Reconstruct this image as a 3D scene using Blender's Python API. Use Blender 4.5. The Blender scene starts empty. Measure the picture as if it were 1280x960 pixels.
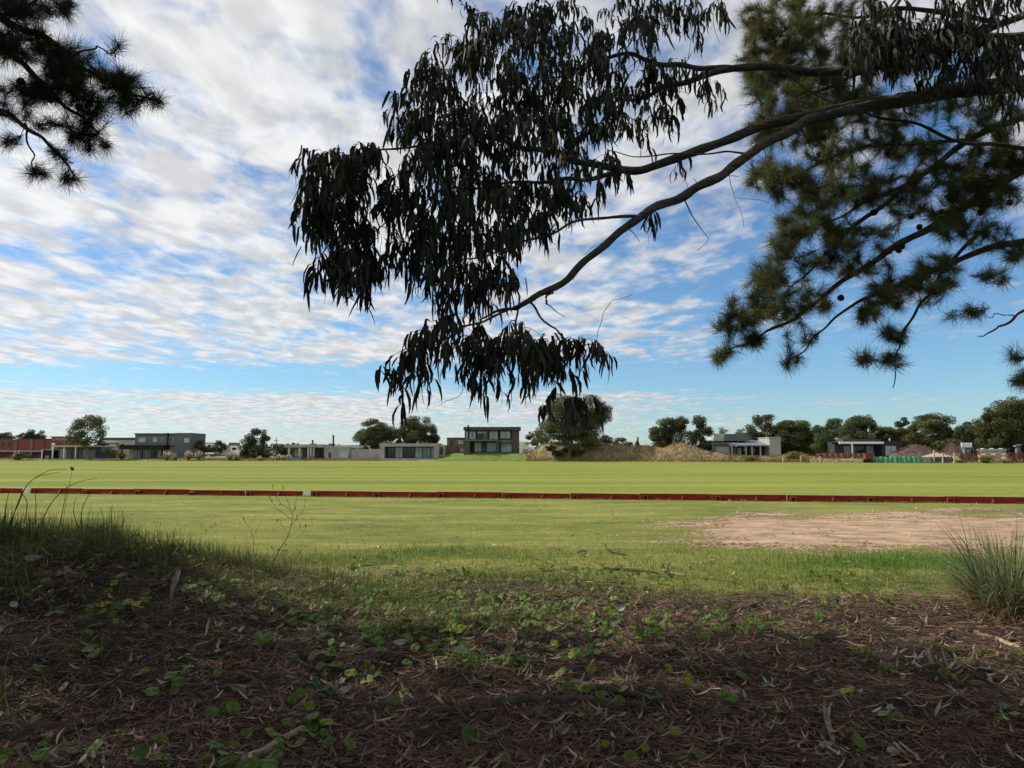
import bpy, math, random
import numpy as np
from mathutils import Vector
R = np.random.RandomState(7)
random.seed(7)
PI = math.pi
scene = bpy.context.scene
COL = scene.collection
rad = math.radians

# ------------------------------------------------------------------ camera
CAMZ, FPX, PITCH = 2.05, 924.4, rad(5.38)
cam = bpy.data.objects.new('camera', bpy.data.cameras.new('camera'))
COL.objects.link(cam)
cam.location = (0, 0, CAMZ)
cam.rotation_euler = (PI/2 + PITCH, 0, 0)
cam.data.sensor_width = 36
cam.data.lens = 26
cam.data.clip_start = .05
cam.data.clip_end = 9000
scene.camera = cam
CP, SP = math.cos(PITCH), math.sin(PITCH)

def ray(px, py):
    xc, yc = (px-640)/FPX, (480-py)/FPX
    return np.array([xc, CP - yc*SP, SP + yc*CP])
def W(px, py, D):
    d = ray(px, py)
    return np.array([0, 0, CAMZ]) + d*(D/d[1])

# ------------------------------------------------------------------ noise + ground height
_T = np.random.RandomState(3).rand(256, 256)
def vnoise(x, y):
    x = np.asarray(x, float); y = np.asarray(y, float)
    xi, yi = np.floor(x).astype(int), np.floor(y).astype(int)
    fx, fy = x-xi, y-yi
    fx = fx*fx*(3-2*fx); fy = fy*fy*(3-2*fy)
    a = _T[xi % 256, yi % 256]; b = _T[(xi+1) % 256, yi % 256]
    c = _T[xi % 256, (yi+1) % 256]; d = _T[(xi+1) % 256, (yi+1) % 256]
    return (a*(1-fx)+b*fx)*(1-fy) + (c*(1-fx)+d*fx)*fy
def fbm(x, y, o=4):
    s, a, t = 0, 1, 0
    for k in range(o):
        s = s + a*vnoise(np.asarray(x)*2**k+17*k, np.asarray(y)*2**k+5*k); t += a; a *= .5
    return s/t
def sstep(a, b, x):
    t = np.clip((np.asarray(x, float)-a)/(b-a), 0, 1)
    return t*t*(3-2*t)
def gh(x, y):
    x = np.asarray(x, float); y = np.asarray(y, float)
    m = 1 - sstep(5, 13.5, y)
    h = .40*m
    h = h + 0.84*np.exp(-((x+7.8)/3.1)**2/2 - ((y-8.6)/2.2)**2/2)
    h = h + .22*np.exp(-((x+4.6)/1.5)**2/2 - ((y-9.3)/1.5)**2/2)
    near = 1 - sstep(12, 16, y)
    h = h + near*.24*(fbm(x*1.2+2, y*1.2+6, 3)-.5)*sstep(-2.2, -4.5, x)
    h = h + near*(.22*(fbm(x*.55+9, y*.55, 3)-.5) + .09*(fbm(x*2.3, y*2.3+4, 3)-.5))
    return h
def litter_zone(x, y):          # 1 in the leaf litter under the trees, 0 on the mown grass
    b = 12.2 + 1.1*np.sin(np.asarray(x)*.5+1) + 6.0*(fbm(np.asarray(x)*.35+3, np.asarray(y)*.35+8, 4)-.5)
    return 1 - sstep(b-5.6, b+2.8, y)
def G(px, py):                  # where a line of sight meets the ground
    d = ray(px, py)
    t = .5
    for i in range(4000):
        p = np.array([0, 0, CAMZ]) + d*t
        if p[2] < gh(p[0], p[1]): break
        t += .012
    return np.array([p[0], p[1], float(gh(p[0], p[1]))])

# ------------------------------------------------------------------ materials
def mat(name, col, rough=.85, var=.2, scale=2.0, detail=4, spec=.25, tint=False, transl=0, bump=0, bscale=None, stretch=(1,1,1), col2=None, metal=0):
    m = bpy.data.materials.new(name); m.use_nodes = True
    nt = m.node_tree; N = nt.nodes; L = nt.links
    bs = N['Principled BSDF']; out = N['Material Output']
    bs.inputs['Roughness'].default_value = rough
    bs.inputs['Specular IOR Level'].default_value = spec
    bs.inputs['Metallic'].default_value = metal
    tc = N.new('ShaderNodeTexCoord'); mp = N.new('ShaderNodeMapping'); mp.inputs['Scale'].default_value = stretch
    L.new(tc.outputs['Object'], mp.inputs['Vector'])
    nz = N.new('ShaderNodeTexNoise'); nz.inputs['Scale'].default_value = scale; nz.inputs['Detail'].default_value = detail
    L.new(mp.outputs['Vector'], nz.inputs['Vector'])
    rp = N.new('ShaderNodeValToRGB')
    c2 = col2 or tuple(min(1, c*(1+var)) for c in col)
    c1 = tuple(c*(1-var) for c in col) if not col2 else col
    rp.color_ramp.elements[0].position = .32; rp.color_ramp.elements[1].position = .68
    rp.color_ramp.elements[0].color = (*c1, 1); rp.color_ramp.elements[1].color = (*c2, 1)
    L.new(nz.outputs['Fac'], rp.inputs['Fac'])
    co = rp.outputs['Color']
    if tint:
        at = N.new('ShaderNodeAttribute'); at.attribute_name = 'tint'
        mx = N.new('ShaderNodeMix'); mx.data_type = 'RGBA'; mx.blend_type = 'MULTIPLY'; mx.inputs[0].default_value = 1
        L.new(co, mx.inputs[6]); L.new(at.outputs['Color'], mx.inputs[7]); co = mx.outputs[2]
    L.new(co, bs.inputs['Base Color'])
    if bump:
        bn = N.new('ShaderNodeTexNoise'); bn.inputs['Scale'].default_value = bscale or scale*6; bn.inputs['Detail'].default_value = 5
        L.new(mp.outputs['Vector'], bn.inputs['Vector'])
        bp = N.new('ShaderNodeBump'); bp.inputs['Strength'].default_value = bump; bp.inputs['Distance'].default_value = .05
        L.new(bn.outputs['Fac'], bp.inputs['Height']); L.new(bp.outputs['Normal'], bs.inputs['Normal'])
    if transl:
        tr = N.new('ShaderNodeBsdfTranslucent'); ms = N.new('ShaderNodeMixShader'); ms.inputs[0].default_value = transl
        L.new(co, tr.inputs['Color']); L.new(bs.outputs[0], ms.inputs[1]); L.new(tr.outputs[0], ms.inputs[2])
        L.new(ms.outputs[0], out.inputs['Surface'])
    return m

MT = dict(
    euc_bark=mat('euc_bark', (.040,.033,.024), .8, .6, 4.5, 8, bump=.9, bscale=22, stretch=(.6,1,1), col2=(.10,.085,.06)),
    euc_leaf=mat('euc_leaf', (.034,.034,.022), .6, .3, 2, tint=True, transl=.10, spec=.2),
    pine_bark=mat('pine_bark', (.075,.058,.047), .9, .5, 9, 6, bump=.8),
    needle=mat('needle', (.135,.135,.052), .6, .25, 3, tint=True, transl=.4),
    cone=mat('cone', (.05,.032,.022), .9, .4, 30),
    litter=mat('litter', (.140,.094,.069), .9, .25, 5, tint=True),
    dead_leaf=mat('dead_leaf', (.22,.17,.128), .75, .3, 8, tint=True, transl=.1),
    bark_strip=mat('bark_strip', (.32,.235,.165), .9, .4, 12, 6, bump=.5),
    dark_stick=mat('dark_stick', (.075,.055,.042), .95, .45, 14, 6, bump=.7),
    penny=mat('penny', (.075,.118,.007), .5, .25, 9, tint=True, transl=.2, spec=.25),
    grey_blade=mat('grey_blade', (.165,.18,.095), .75, .25, 4, tint=True, transl=.25),
    blade=mat('blade', (.12,.165,.045), .7, .25, 4, tint=True, transl=.25),
    lawn_blade=mat('lawn_blade', (.20,.23,.055), .75, .25, .7, tint=True, transl=.3),
    dry_blade=mat('dry_blade', (.33,.27,.16), .8, .25, 1, tint=True, transl=.2),
    plume=mat('plume', (.55,.46,.37), .9, .15, 3, tint=True, transl=.25),
    tree_leaf=mat('tree_leaf', (.105,.112,.050), .7, .4, .25, tint=True, transl=.2),
    trunk=mat('trunk', (.15,.125,.095), .9, .35, 4),
    red_paint=mat('red_paint', (.15,.007,.010), .6, .3, 1.3, 8, col2=(.31,.016,.020), stretch=(1,1,3)),
    red_tab=mat('red_tab', (.26,.035,.032), .7, .3, 5),
    white_paint=mat('white_paint', (.72,.73,.70), .6, .08, 4),
    concrete=mat('concrete', (.36,.345,.31), .85, .15, .6, 6),
    concrete_pale=mat('concrete_pale', (.52,.50,.46), .85, .1, .5, 6),
    render_grey=mat('render_grey', (.17,.185,.185), .85, .08, .6),
    render_slate=mat('render_slate', (.135,.14,.15), .85, .08, .6),
    render_beige=mat('render_beige', (.48,.43,.35), .85, .08, .6),
    render_white=mat('render_white', (.86,.85,.82), .8, .06, .5),
    render_pink=mat('render_pink', (.45,.33,.29), .8, .1, .5),
    brick=mat('brick', (.20,.062,.045), .9, .35, 1.5, 6, col2=(.27,.095,.07)),
    brick_brown=mat('brick_brown', (.22,.15,.12), .9, .3, 1.5, 6),
    wood_slat=mat('wood_slat', (.105,.09,.08), .85, .3, 3, stretch=(6,6,.3)),
    wood_pale=mat('wood_pale', (.62,.44,.29), .85, .25, 2),
    charcoal=mat('charcoal', (.045,.043,.045), .8, .2, 1),
    black_metal=mat('black_metal', (.012,.013,.016), .5, .2, 2),
    dark_roof=mat('dark_roof', (.07,.08,.085), .8, .15, 1),
    blue_roof=mat('blue_roof', (.17,.185,.23), .5, .1, 2),
    navy=mat('navy', (.03,.05,.10), .6, .1, 1),
    glass_dark=mat('glass_dark', (.02,.026,.03), .06, .3, .5, spec=.6),
    glass_pale=mat('glass_pale', (.38,.43,.44), .12, .25, .45, spec=.6),  # sky reflection and pale curtains put into the pane colour
    glass_teal=mat('glass_teal', (.20,.34,.34), .1, .2, .45, spec=.6),
    shade_in=mat('shade_in', (.05,.05,.052), .8, .3, .6),  # shade of recesses and interiors put into the colour
    frame=mat('frame', (.035,.037,.04), .5, .1, 2),
    frame_white=mat('frame_white', (.7,.7,.68), .5, .05, 2),
    fence_wood=mat('fence_wood', (.45,.38,.25), .85, .2, 3),
    rust=mat('rust', (.17,.06,.04), .9, .35, 4),
    orange_net=mat('orange_net', (.19,.085,.06), .9, .25, 5),
    green_cloth=mat('green_cloth', (.06,.25,.13), .8, .3, 1.2, 6, col2=(.16,.38,.24)),
    pale_cloth=mat('pale_cloth', (.42,.55,.44), .8, .2, 1.5),
    teal=mat('teal', (.08,.32,.36), .7, .15, 2),
    sand_heap=mat('sand_heap', (.38,.28,.19), .95, .15, 2, bump=.4),
    brush=mat('brush', (.115,.078,.06), .95, .3, 2, tint=True),
    blue_cloth=mat('blue_cloth', (.05,.07,.16), .9, .2, 3),
    skin=mat('skin', (.45,.27,.19), .7, .1, 3),
)

# ------------------------------------------------------------------ mesh building
class MB:
    def __init__(s): s.V=[]; s.F=[]; s.T=[]; s.n=0; s.hast=False
    def add(s, V, F, tint=None):
        V = np.asarray(V, float).reshape(-1,3); F = np.asarray(F, int)
        s.V.append(V); s.F.append(F+s.n); s.n += len(V)
        if tint is None: tint = np.ones((len(F),3))
        else: s.hast = True
        tint = np.asarray(tint, float)
        if tint.ndim == 1: tint = np.repeat(tint[None], len(F), 0)
        s.T.append(tint)
    def box(s, x0, x1, y0, y1, z0, z1):
        s.hexa([(x0,y0,z0),(x1,y0,z0),(x1,y1,z0),(x0,y1,z0),(x0,y0,z1),(x1,y0,z1),(x1,y1,z1),(x0,y1,z1)])
    def hexa(s, v):
        s.add(v, [(3,2,1,0),(4,5,6,7),(0,1,5,4),(1,2,6,5),(2,3,7,6),(3,0,4,7)])
    def tube(s, P, r, sides=8, cap=True):
        P = np.asarray(P, float); n = len(P)
        r = np.full(n, r) if np.isscalar(r) else np.asarray(r, float)
        t = np.gradient(P, axis=0); t /= np.linalg.norm(t, axis=1)[:,None]+1e-9
        ref = np.array([0,0,1.]) if abs(t[0,2]) < .8 else np.array([1.,0,0])
        u = np.cross(t, ref); u /= np.linalg.norm(u, axis=1)[:,None]+1e-9
        v = np.cross(t, u)
        a = np.arange(sides)*2*PI/sides
        ring = P[:,None,:] + r[:,None,None]*(np.cos(a)[None,:,None]*u[:,None,:] + np.sin(a)[None,:,None]*v[:,None,:])
        V = ring.reshape(-1,3)
        i = np.arange(n-1)[:,None]*sides; j = np.arange(sides)[None,:]; j2 = (j+1) % sides
        F = np.stack([i+j, i+j2, i+sides+j2, i+sides+j], -1).reshape(-1,4)
        s.add(V, F)
        if cap:
            b = s.n - len(V)
            for k, c in ((0, P[0]), (n-1, P[-1])):
                o = k*sides
                V2 = np.vstack([V[o:o+sides], c[None]])
                s.add(V2, [(q, (q+1) % sides, sides) for q in range(sides)])
    def strips(s, C, S, w, tint=None):
        # C (n,k,3) centre lines, S (n,3) or (n,k,3) side vectors, w (k,) or (n,k) half widths
        n, k, _ = C.shape
        if S.ndim == 2: S = np.repeat(S[:,None,:], k, 1)
        w = np.asarray(w, float)
        if w.ndim == 1: w = np.repeat(w[None], n, 0)
        A = C - S*w[:,:,None]; B = C + S*w[:,:,None]
        V = np.stack([A, B], 2).reshape(-1,3)
        base = (np.arange(n)*k*2)[:,None] + (np.arange(k-1)*2)[None]
        F = np.stack([base, base+1, base+3, base+2], -1).reshape(-1,4)
        if tint is not None: tint = np.repeat(tint, k-1, 0)
        s.add(V, F, tint)

ORI = {}
def place(o, parent):
    COL.objects.link(o)
    if parent is not None: o.parent = parent
def obj(name, mb, m, parent=None, smooth=False, ori=(0,0,0)):
    o_ = np.array(ORI[parent.name]) if parent is not None else np.array(ori, float)
    me = bpy.data.meshes.new(name)
    V = np.vstack(mb.V) - o_
    me.vertices.add(len(V)); me.vertices.foreach_set('co', V.astype(np.float32).ravel())
    sizes = np.concatenate([np.full(len(f), f.shape[1]) for f in mb.F])
    li = np.concatenate([f.ravel() for f in mb.F])
    me.loops.add(len(li)); me.loops.foreach_set('vertex_index', li.astype(np.int32))
    me.polygons.add(len(sizes))
    st = np.concatenate([[0], np.cumsum(sizes)[:-1]])
    me.polygons.foreach_set('loop_start', st.astype(np.int32))
    me.polygons.foreach_set('use_smooth', np.full(len(sizes), bool(smooth)))
    if True:
        at = me.attributes.new('tint', 'FLOAT_COLOR', 'FACE')
        T = np.hstack([np.vstack(mb.T), np.ones((len(sizes),1))])
        at.data.foreach_set('color', T.astype(np.float32).ravel())
    me.update(calc_edges=True)
    me.materials.append(m)
    o = bpy.data.objects.new(name, me)
    place(o, parent)
    ORI[o.name] = tuple(o_)
    if parent is None: o.location = tuple(o_)
    return o
def tag(o, label=None, cat=None, group=None, kind=None):
    if label: o['label'] = label
    if cat: o['category'] = cat
    if group: o['group'] = group
    if kind: o['kind'] = kind
    return o
def thing(name, loc, label, cat, group=None):
    o = bpy.data.objects.new(name, None); COL.objects.link(o)
    o.location = tuple(loc); o.empty_display_size = .3
    ORI[o.name] = tuple(float(v) for v in loc)
    return tag(o, label, cat, group)
def copy_tree(o, parent=None):
    c = o.copy(); COL.objects.link(c)
    if parent is not None: c.parent = parent
    ORI[c.name] = ORI.get(o.name, (0,0,0))
    for ch in list(o.children): copy_tree(ch, c)
    return c
def unit(v): return v/(np.linalg.norm(v, axis=-1, keepdims=True)+1e-9)
def rdir(n): return unit(R.normal(size=(n,3)))
def smooth_path(P, r, m=6):
    P = np.asarray(P, float); r = np.asarray(r, float); n = len(P)
    out, ro = [], []
    for i in range(n-1):
        p0, p1, p2, p3 = P[max(i-1,0)], P[i], P[i+1], P[min(i+2,n-1)]
        for k in range(m):
            t = k/m
            out.append(.5*((2*p1)+(-p0+p2)*t+(2*p0-5*p1+4*p2-p3)*t*t+(-p0+3*p1-3*p2+p3)*t**3))
            ro.append(r[i]*(1-t)+r[i+1]*t)
    out.append(P[-1]); ro.append(r[-1])
    return np.array(out), np.array(ro)

# ------------------------------------------------------------------ sun and sky
SAZ, SEL = rad(-74), rad(43)          # to the left of the view, slightly ahead
sdir = np.array([math.sin(SAZ)*math.cos(SEL), math.cos(SAZ)*math.cos(SEL), math.sin(SEL)])
sun = bpy.data.objects.new('sun', bpy.data.lights.new('sun', 'SUN')); COL.objects.link(sun)
sun.data.energy = 5.0; sun.data.angle = rad(.5); sun.data.color = (1, .94, .84)
sun.rotation_euler = Vector(sdir).to_track_quat('Z', 'Y').to_euler()
sun.location = (-40, 10, 40)

world = bpy.data.worlds.new('World'); scene.world = world; world.use_nodes = True
nt = world.node_tree; N = nt.nodes; L = nt.links
bg = N['Background']; bg.inputs['Strength'].default_value = .125
sky = N.new('ShaderNodeTexSky'); sky.sky_type = 'NISHITA'; sky.sun_disc = False
sky.sun_elevation = SEL; sky.sun_rotation = SAZ
sky.air_density = 1.0; sky.dust_density = .3; sky.ozone_density = 2.0
tc = N.new('ShaderNodeTexCoord')
def mth(op, a, b=None, c=None, clamp=False):
    n = N.new('ShaderNodeMath'); n.operation = op; n.use_clamp = clamp
    for i, v in enumerate((a, b, c)):
        if v is None: continue
        if isinstance(v, (int, float)): n.inputs[i].default_value = v
        else: L.new(v, n.inputs[i])
    return n.outputs[0]
def mapr(x, a, b, c=0., d=1., smooth=True):
    n = N.new('ShaderNodeMapRange'); n.interpolation_type = 'SMOOTHSTEP' if smooth else 'LINEAR'
    L.new(x, n.inputs['Value'])
    for k, v in (('From Min',a),('From Max',b),('To Min',c),('To Max',d)): n.inputs[k].default_value = v
    return n.outputs['Result']
sx = N.new('ShaderNodeSeparateXYZ'); L.new(tc.outputs['Generated'], sx.inputs[0])
zc = mth('ADD', mth('MAXIMUM', sx.outputs['Z'], 0.0), .035)
u = mth('DIVIDE', sx.outputs['X'], zc); v = mth('DIVIDE', sx.outputs['Y'], zc)
az = mth('DIVIDE', sx.outputs['X'], mth('MAXIMUM', mth('ABSOLUTE', sx.outputs['Y']), .05))
el = mth('DIVIDE', sx.outputs['Z'], mth('MAXIMUM', mth('ABSOLUTE', sx.outputs['Y']), .05))
def plane_noise(su, sv, scale, detail, rough, dist, rot=0, off=0):
    cb = N.new('ShaderNodeCombineXYZ'); L.new(u, cb.inputs[0]); L.new(v, cb.inputs[1]); cb.inputs[2].default_value = off
    mp = N.new('ShaderNodeMapping'); mp.inputs['Rotation'].default_value = (0,0,rot); mp.inputs['Scale'].default_value = (su,sv,1)
    L.new(cb.outputs[0], mp.inputs[0])
    nz = N.new('ShaderNodeTexNoise'); nz.inputs['Scale'].default_value = scale; nz.inputs['Detail'].default_value = detail
    nz.inputs['Roughness'].default_value = rough; nz.inputs['Distortion'].default_value = dist
    L.new(mp.outputs[0], nz.inputs['Vector'])
    return nz.outputs['Fac']
big = plane_noise(.5, .42, 1.0, 3, .5, .3, .5, 2.3)
med = plane_noise(1.0, .62, 4.6, 4, .5, .35, .55, 5.1)
fin = plane_noise(1.0, .6, 12.0, 4, .55, .35, .6, 9.4)
d = mth('ADD', mth('ADD', mth('MULTIPLY', big, .28), mth('MULTIPLY', med, .49)), mth('MULTIPLY', fin, .23))
# cover: the sheet thins to the right and low down; a clear blue band above the horizon haze
right = mth('MULTIPLY', mapr(az, -.05, .55), mapr(el, .55, .15))
band = mth('MULTIPLY', mapr(el, .075, .095), mapr(el, .135, .112))
bias = mth('SUBTRACT', .082, mth('MULTIPLY', right, .16))
bias = mth('SUBTRACT', bias, mth('MULTIPLY', band, .17))
bias = mth('ADD', bias, mth('MULTIPLY', mapr(az, -.25, -.6), .02))
cov = mapr(mth('ADD', d, bias), .44, .65)
cov = mth('MULTIPLY', cov, mapr(el, .0, .05, .55, 1.0))
shade = plane_noise(1.0, .6, 6.5, 4, .5, .35, .6, 9.1)
dotn = N.new('ShaderNodeVectorMath'); dotn.operation = 'DOT_PRODUCT'
L.new(tc.outputs['Generated'], dotn.inputs[0]); dotn.inputs[1].default_value = tuple(sdir)
bright = mth('MULTIPLY', mapr(shade, .36, .64, .83, 1.11), mapr(dotn.outputs['Value'], -.2, .9, .80, 1.15, False))
cc = N.new('ShaderNodeMix'); cc.data_type = 'RGBA'; cc.blend_type = 'MULTIPLY'; cc.inputs[0].default_value = 1
cc.inputs[6].default_value = (6.1, 6.15, 6.25, 1)
L.new(bright, cc.inputs[7])
skm = N.new('ShaderNodeMix'); skm.data_type = 'RGBA'; skm.blend_type = 'MULTIPLY'; skm.inputs[0].default_value = 1
L.new(sky.outputs[0], skm.inputs[6]); skm.inputs[7].default_value = (.62, .85, 1.03, 1)
mx = N.new('ShaderNodeMix'); mx.data_type = 'RGBA'
L.new(cov, mx.inputs[0]); L.new(skm.outputs[2], mx.inputs[6]); L.new(cc.outputs[2], mx.inputs[7])
L.new(mx.outputs[2], bg.inputs['Color'])

scene.view_settings.view_transform = 'Standard'
scene.view_settings.look = 'None'
scene.view_settings.exposure = 0.0
scene.view_settings.gamma = 1
scene.cycles.max_bounces = 6
scene.cycles.transparent_max_bounces = 6

# ------------------------------------------------------------------ ground
def ground_mat():
    m = bpy.data.materials.new('ground_cover'); m.use_nodes = True
    nt = m.node_tree; N = nt.nodes; L = nt.links
    bs = N['Principled BSDF']; bs.inputs['Roughness'].default_value = .95; bs.inputs['Specular IOR Level'].default_value = .1
    tc = N.new('ShaderNodeTexCoord')
    def nz(scale, st=(1,1,1), detail=6, rough=.55):
        mp = N.new('ShaderNodeMapping'); mp.inputs['Scale'].default_value = st; L.new(tc.outputs['Object'], mp.inputs[0])
        n = N.new('ShaderNodeTexNoise'); n.inputs['Scale'].default_value = scale; n.inputs['Detail'].default_value = detail; n.inputs['Roughness'].default_value = rough
        L.new(mp.outputs[0], n.inputs['Vector']); return n.outputs['Fac']
    def ramp(x, stops):
        r = N.new('ShaderNodeValToRGB'); e = r.color_ramp.elements
        while len(e) < len(stops): e.new(.5)
        for q, (p, c) in zip(e, stops): q.position = p; q.color = (*c, 1)
        L.new(x, r.inputs[0]); return r.outputs[0]
    def mix(f, a, b, mode='MIX'):
        n = N.new('ShaderNodeMix'); n.data_type = 'RGBA'; n.blend_type = mode
        if isinstance(f, float): n.inputs[0].default_value = f
        else: L.new(f, n.inputs[0])
        L.new(a, n.inputs[6]); L.new(b, n.inputs[7]); return n.outputs[2]
    def mr(x, a, b):
        n = N.new('ShaderNodeMapRange'); n.interpolation_type = 'SMOOTHSTEP'; L.new(x, n.inputs[0]); n.inputs[1].default_value = a; n.inputs[2].default_value = b; return n.outputs[0]
    # mown field: long mowing stripes across the view, patches and fine grain
    far = ramp(nz(.16, (.10,1,1), 5), [(.33,(.128,.170,.030)),(.5,(.185,.218,.040)),(.67,(.250,.268,.056))])
    near = ramp(nz(.55, (.35,1,1), 7, .65), [(.3,(.085,.125,.028)),(.5,(.175,.192,.045)),(.7,(.29,.262,.084))])
    sp = N.new('ShaderNodeSeparateXYZ'); L.new(tc.outputs['Object'], sp.inputs[0])
    lawn = mix(mr(sp.outputs[1], 27, 46), near, far)
    grain = ramp(nz(3.2, (.5,1,1), 8, .78), [(.3,(.62,.66,.6)),(.7,(1.36,1.30,1.3))])
    lawn = mix(1.0, lawn, grain, 'MULTIPLY')
    fine = ramp(nz(26, (1,1,1), 4, .7), [(.3,(.75,.75,.75)),(.7,(1.2,1.2,1.2))])
    lawn = mix(1.0, lawn, fine, 'MULTIPLY')
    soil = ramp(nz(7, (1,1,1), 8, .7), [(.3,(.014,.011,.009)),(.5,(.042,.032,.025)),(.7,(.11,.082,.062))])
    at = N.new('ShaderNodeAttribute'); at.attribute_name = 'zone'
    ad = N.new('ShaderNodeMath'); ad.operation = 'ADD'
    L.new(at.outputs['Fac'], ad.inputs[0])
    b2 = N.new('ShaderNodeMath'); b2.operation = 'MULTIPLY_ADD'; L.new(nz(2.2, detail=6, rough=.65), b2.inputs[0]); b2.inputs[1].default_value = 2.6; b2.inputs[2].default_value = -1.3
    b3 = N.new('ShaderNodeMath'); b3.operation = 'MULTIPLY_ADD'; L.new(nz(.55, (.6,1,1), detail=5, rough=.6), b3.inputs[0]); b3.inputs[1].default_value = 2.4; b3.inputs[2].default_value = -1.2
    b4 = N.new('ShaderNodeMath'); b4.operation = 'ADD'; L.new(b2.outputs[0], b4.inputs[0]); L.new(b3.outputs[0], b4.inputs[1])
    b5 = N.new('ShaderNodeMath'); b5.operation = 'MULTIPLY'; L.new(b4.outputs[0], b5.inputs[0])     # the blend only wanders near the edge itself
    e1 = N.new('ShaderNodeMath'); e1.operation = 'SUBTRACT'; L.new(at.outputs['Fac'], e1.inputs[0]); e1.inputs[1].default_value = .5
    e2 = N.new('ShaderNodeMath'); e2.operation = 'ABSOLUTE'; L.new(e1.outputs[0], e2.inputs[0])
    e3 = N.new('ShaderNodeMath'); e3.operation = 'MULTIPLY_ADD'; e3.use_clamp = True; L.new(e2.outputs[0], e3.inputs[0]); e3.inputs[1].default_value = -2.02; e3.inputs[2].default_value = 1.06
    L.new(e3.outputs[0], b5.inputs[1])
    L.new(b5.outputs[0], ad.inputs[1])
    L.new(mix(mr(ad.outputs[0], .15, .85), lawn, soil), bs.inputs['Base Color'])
    bp = N.new('ShaderNodeBump'); bp.inputs['Strength'].default_value = .6; bp.inputs['Distance'].default_value = .06
    L.new(nz(14, detail=6, rough=.7), bp.inputs['Height']); L.new(bp.outputs[0], bs.inputs['Normal'])
    return m
xs = np.concatenate([-np.geomspace(4000, 16, 26), np.arange(-15, 15.01, .1), np.geomspace(16, 4000, 26)])
ys = np.concatenate([[-300,-120,-50,-20,-10,-5,-2,0], np.arange(1, 17.01, .1), np.geomspace(17.5, 5000, 46)])
X, Y = np.meshgrid(xs, ys, indexing='ij')
Z = gh(X, Y)
V = np.stack([X, Y, Z], -1).reshape(-1,3)
nx, ny = len(xs), len(ys)
ii, jj = np.meshgrid(np.arange(nx-1), np.arange(ny-1), indexing='ij')
b = (ii*ny+jj).ravel()
g = MB(); g.add(V, np.stack([b, b+ny, b+ny+1, b+1], -1))
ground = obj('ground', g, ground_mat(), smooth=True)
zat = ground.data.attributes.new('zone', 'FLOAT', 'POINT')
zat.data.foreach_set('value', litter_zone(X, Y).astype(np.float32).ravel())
tag(ground, kind='structure')

# bare sandy patch worn into the grass
def sand_fn(x, y):
    n = fbm(x*.45+40, y*.8+7, 5)-.5
    lo = np.interp(x, [3, 4.2, 6.2, 10, 14, 30], [18.2, 17.2, 16.0, 15.9, 16.6, 17])
    hi = np.interp(x, [3, 4.2, 7, 11, 18, 30], [18.4, 19.5, 24.3, 25.8, 27.0, 28])
    return np.minimum(np.minimum(y-lo, (hi-y)*.7), (x-3.4)*1.0) + n*6.5
cs = .07
gx, gy = np.arange(2.5, 28, cs), np.arange(14.5, 29, cs)
A, B = np.meshgrid(gx, gy, indexing='ij')
thr = .25 + 2.4*(R.rand(*A.shape)-.5)*(np.abs(sand_fn(A, B)) < 1.6) + 1.8*(fbm(A*2.2, B*4.5, 4)-.5)
k = sand_fn(A, B) > thr
vx, vy = np.meshgrid(np.append(gx, gx[-1]+cs)-cs/2, np.append(gy, gy[-1]+cs)-cs/2, indexing='ij')
vz = gh(vx, vy) + .004 + .02*sstep(0, 1.5, sand_fn(vx, vy))*fbm(vx*3, vy*3, 3)
my = len(gy)+1
a_, b_ = np.nonzero(k); q = a_*my+b_
Fq = np.stack([q, q+my, q+my+1, q+1], -1)
used, inv = np.unique(Fq, return_inverse=True)
g = MB(); g.add(np.stack([vx, vy, vz], -1).reshape(-1,3)[used], inv.reshape(-1,4))
tag(obj('sandy_path', g, mat('bare_sand', (.22,.14,.083), .95, .3, 1.5, 9, bump=.9, bscale=9, stretch=(.8,1.2,1), col2=(.45,.31,.20)), smooth=True), kind='structure')

# ------------------------------------------------------------------ land beyond the field
def D_edge(px): return 1894/np.interp(px, [0, 640, 1280, 1600], [8.5, 9.4, 12.2, 13.5])
CREST = ([-400, 540, 552, 566, 600, 645, 655, 662, 672, 690, 712, 745, 800, 828, 842, 852, 864, 880, 900, 940, 972, 984, 992, 1002, 1020, 1600],
         [573.5, 573, 570, 566.8, 565.4, 566, 567.5, 565, 559.5, 553.5, 555, 555, 557.5, 560, 554.5, 553, 558, 563, 567.5, 571, 571, 567, 565.5, 568, 573, 574])
def land(name, p0, p1, m):
    P = np.arange(p0, p1+.01, 1.5) if p1-p0 < 500 else np.arange(p0, p1+.01, 3)
    if P[-1] < p1: P = np.append(P, p1)
    S = np.array([0, .6, 1.3, 2, 3, 4, 5, 6, 7, 8.5, 10, 13, 18, 26, 40, 80, 200, 600])
    PP, SS = np.meshgrid(P, S, indexing='ij')
    DD = D_edge(PP) + SS
    x = (PP-640)/FPX*DD
    zc = CAMZ + (567-np.interp(PP, *CREST))/FPX*(D_edge(PP)+8)
    zc = zc + (zc > 1)*(PP > 660)*1.1*(fbm(PP*.09, SS*.12, 3)-.5)
    z = .006 + (zc)*sstep(0, 8.5, SS)*1.0
    z = z*(1 - .45*sstep(13, 40, SS)*(zc > 1.2)) + .25*(fbm(x*.5, DD*.5, 3)-.5)*sstep(1, 5, SS)*(1-sstep(10,16,SS))
    z = np.where(SS > 150, z*.2, z)
    g = MB(); n1 = len(S)
    ii, jj = np.meshgrid(np.arange(len(P)-1), np.arange(n1-1), indexing='ij'); b = (ii*n1+jj).ravel()
    g.add(np.stack([x, DD, z], -1).reshape(-1,3), np.stack([b, b+n1, b+n1+1, b+1], -1))
    return tag(obj(name, g, m, smooth=True), kind='structure')
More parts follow.
